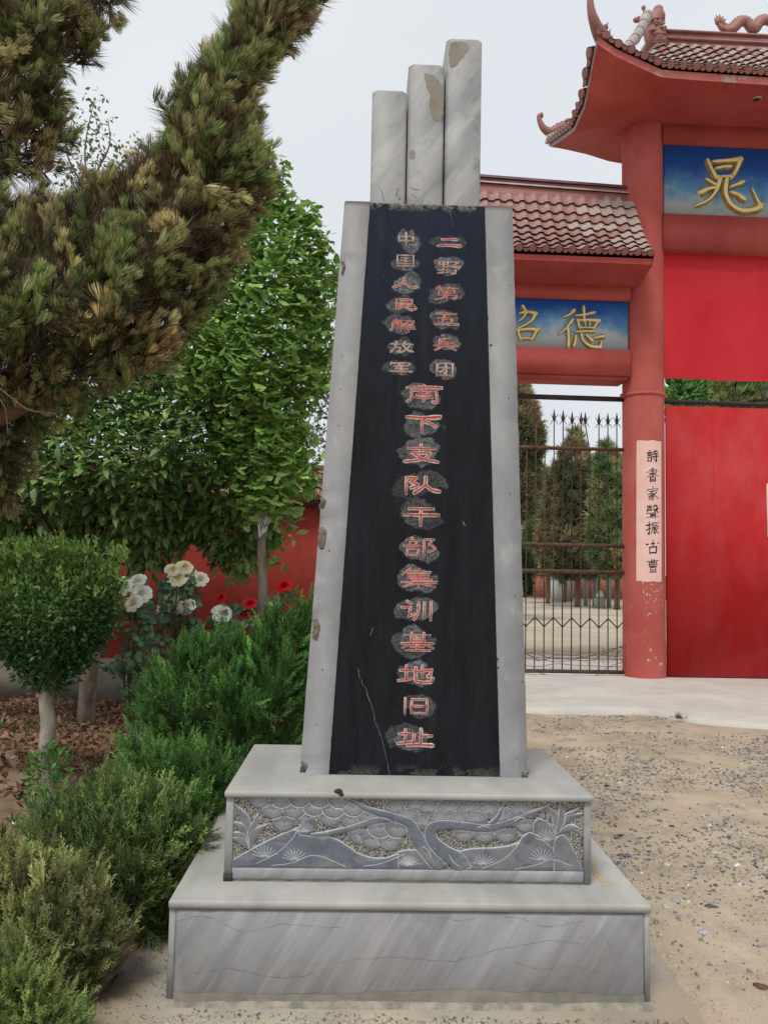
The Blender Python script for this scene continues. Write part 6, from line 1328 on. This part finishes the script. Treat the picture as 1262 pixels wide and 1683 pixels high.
# sand spilled on the ledge right of the carved block
pt = np.concatenate([np.stack([.128+.74+np.abs(rng.normal(0, .022, 700)), 3.19+rng.uniform(-.02, .35, 700), np.full(700, H1+.001)], -1)])
scatter('spilled_sand', ST, pt, np.tile((0, 0, 1.), (len(pt), 1)), rng.uniform(.0015, .0034, len(pt)), vary(mixc((.45, .33, .2), (.62, .48, .32), rng.uniform(0, 1, len(pt))), .15), stone_m, None, kind='stuff')
def rock(px, py, r, col, label, flat=.5):
    p = WZ(px, py, 0); tv, tf, sh = stone_tpl(int(px)); o = mesh_np('loose_stone', tv*np.array((r, r*.8, r*flat)), tf, stone_m, None, col=np.tile(col, (len(tv), 1))); o.location = (p.x, p.y, float(gz(np.array(p.x), np.array(p.y)))+r*.1); o.rotation_euler.z = random.uniform(0, 3); props(o, label, 'stone', 'larger loose stones on the gravel')
for a in [(1025, 1399, .045, (.12, .125, .14), 'dark slate lump nearest the right side of the monument'), (1093, 1487, .032, (.42, .42, .42), 'pale angular stone right of the plinth corner'), (1110, 1477, .04, (.34, .34, .35), 'flat grey stone just above the pale angular one'),
          (1168, 1488, .035, (.10, .10, .11), 'dark rounded stone in the middle of the gravel'), (1155, 1530, .035, (.40, .41, .43), 'light grey flaky stone low on the gravel'), (1250, 1612, .035, (.14, .07, .045), 'dark brown clod in the sand near the right edge'),
          (1095, 1412, .03, (.50, .50, .50), 'whitish pebble above the pale pair of stones'), (1175, 1395, .035, (.46, .44, .40), 'cream flat stone by the grey chips'), (990, 1376, .03, (.2, .2, .2), 'small dark stone by the edge of the upper step'), (1100, 1203, .045, (.11, .11, .12), 'small black stone by the weed tuft near the paving')]: rock(*a)
# weeds
def grass(n, xr, yr, h, label=None, test=None):
    p = scatter_ground(n, xr, yr, test); return p
g = tuft_tpl(9, .7, .03, 77, .1, 1.1)
pt = scatter_ground(420, (-5.2, -1.6), (4.2, 9.0), lambda x, y: fbm(x*1.2+50, y*1.2+11, 23) > .56); pt[:, 2] += .03
scatter('weeds', [g, tuft_tpl(14, .9, .05, 78, .1)], pt, np.tile((0, 0, 1.), (len(pt), 1))+rng.normal(0, .2, pt.shape), rng.uniform(.05, .13, len(pt)), vary(mixc((.05, .12, .03), (.13, .2, .06), rng.uniform(0, 1, len(pt))), .2), foliage, None, kind='stuff')
p = W(1112, 1188, 8.9); q = np.tile((p.x, p.y, .02), (26, 1))+rng.normal(0, (.03, .02, .003), (26, 3)); o = scatter('dry_weed', [tuft_tpl(9, 1.0, .02, 79, .1)], q-np.array((p.x, p.y, 0)), np.tile((.3, 0, .8), (26, 1))+rng.normal(0, .3, (26, 3)), rng.uniform(.03, .09, 26), vary(mixc((.2, .17, .08), (.12, .16, .05), rng.uniform(0, 1, 26)), .2), foliage); o.location = (p.x, p.y, 0); props(o, 'small dry weed tuft growing at the edge of the pale paving', 'weed')
def rag(px, py, r, m, label, cat, name='plastic_bag'):
    p = WZ(px, py, 0); n = 14; V = []; f = []; rs = np.random.default_rng(int(px))
    for j in range(n):
        for i in range(n):
            x, y = (i/(n-1)-.5)*2, (j/(n-1)-.5)*2; k = (1-.3*(x*x+y*y)); V.append((x*r*k+rs.normal(0, r*.05), y*r*.7*k+rs.normal(0, r*.05), r*.45*abs(rs.normal(0, .6))*max(0, 1-(x*x+y*y)*.5)+.02))
    for j in range(n-1):
        for i in range(n-1): a = j*n+i; f.append((a, a+1, a+n+1, a+n))
    o = mesh_np(name, np.array(V), f, m, None); o.location = (p.x, p.y, float(gz(np.array(p.x), np.array(p.y)))+.03); props(o, label, cat)
rag(58, 1392, .075, plastic, 'crumpled white plastic bag on the soil left of the hedge', 'bag'); rag(24, 1368, .035, plastic, 'small white scrap of paper lying on the soil at the left edge', 'scrap', 'paper_scrap')
rag(212, 1338, .05, mat('pink_plastic', (.6, .45, .5), (.75, .6, .65), 20, .5), 'pinkish plastic scrap caught among the low junipers', 'scrap', 'plastic_scrap'); rag(306, 1425, .05, grey_conc, 'grey stone chunk at the foot of the junipers by the plinth', 'stone', 'loose_stone')
# dead needles and leaves on the apron
pt = np.stack([rng.uniform(-1.0, -.74, 260), rng.uniform(2.75, 3.6, 260), np.full(260, .004)], -1)
scatter('dry_needles', [leaf_tpl(1, .14, .3, .2, 2)], pt, np.concatenate([rng.normal(0, 1, (260, 2)), np.zeros((260, 1))], 1), rng.uniform(.006, .018, 260), vary(mixc((.10, .06, .03), (.24, .15, .08), rng.uniform(0, 1, 260)), .2), litter_m, None, roll=np.tile((0, 0, 1.), (260, 1)), kind='stuff')
pt = np.stack([rng.uniform(-.7, 1.1, 220), 2.93-np.abs(rng.normal(0, .05, 220)), np.full(220, .006)], -1)
scatter('dry_needles', [leaf_tpl(1, .16, .3, .2, 2)], pt, np.concatenate([rng.normal(0, 1, (220, 2)), np.zeros((220, 1))], 1), rng.uniform(.008, .022, 220), vary(mixc((.08, .05, .03), (.2, .13, .08), rng.uniform(0, 1, 220)), .2), litter_m, None, roll=np.tile((0, 0, 1.), (220, 1)), kind='stuff')
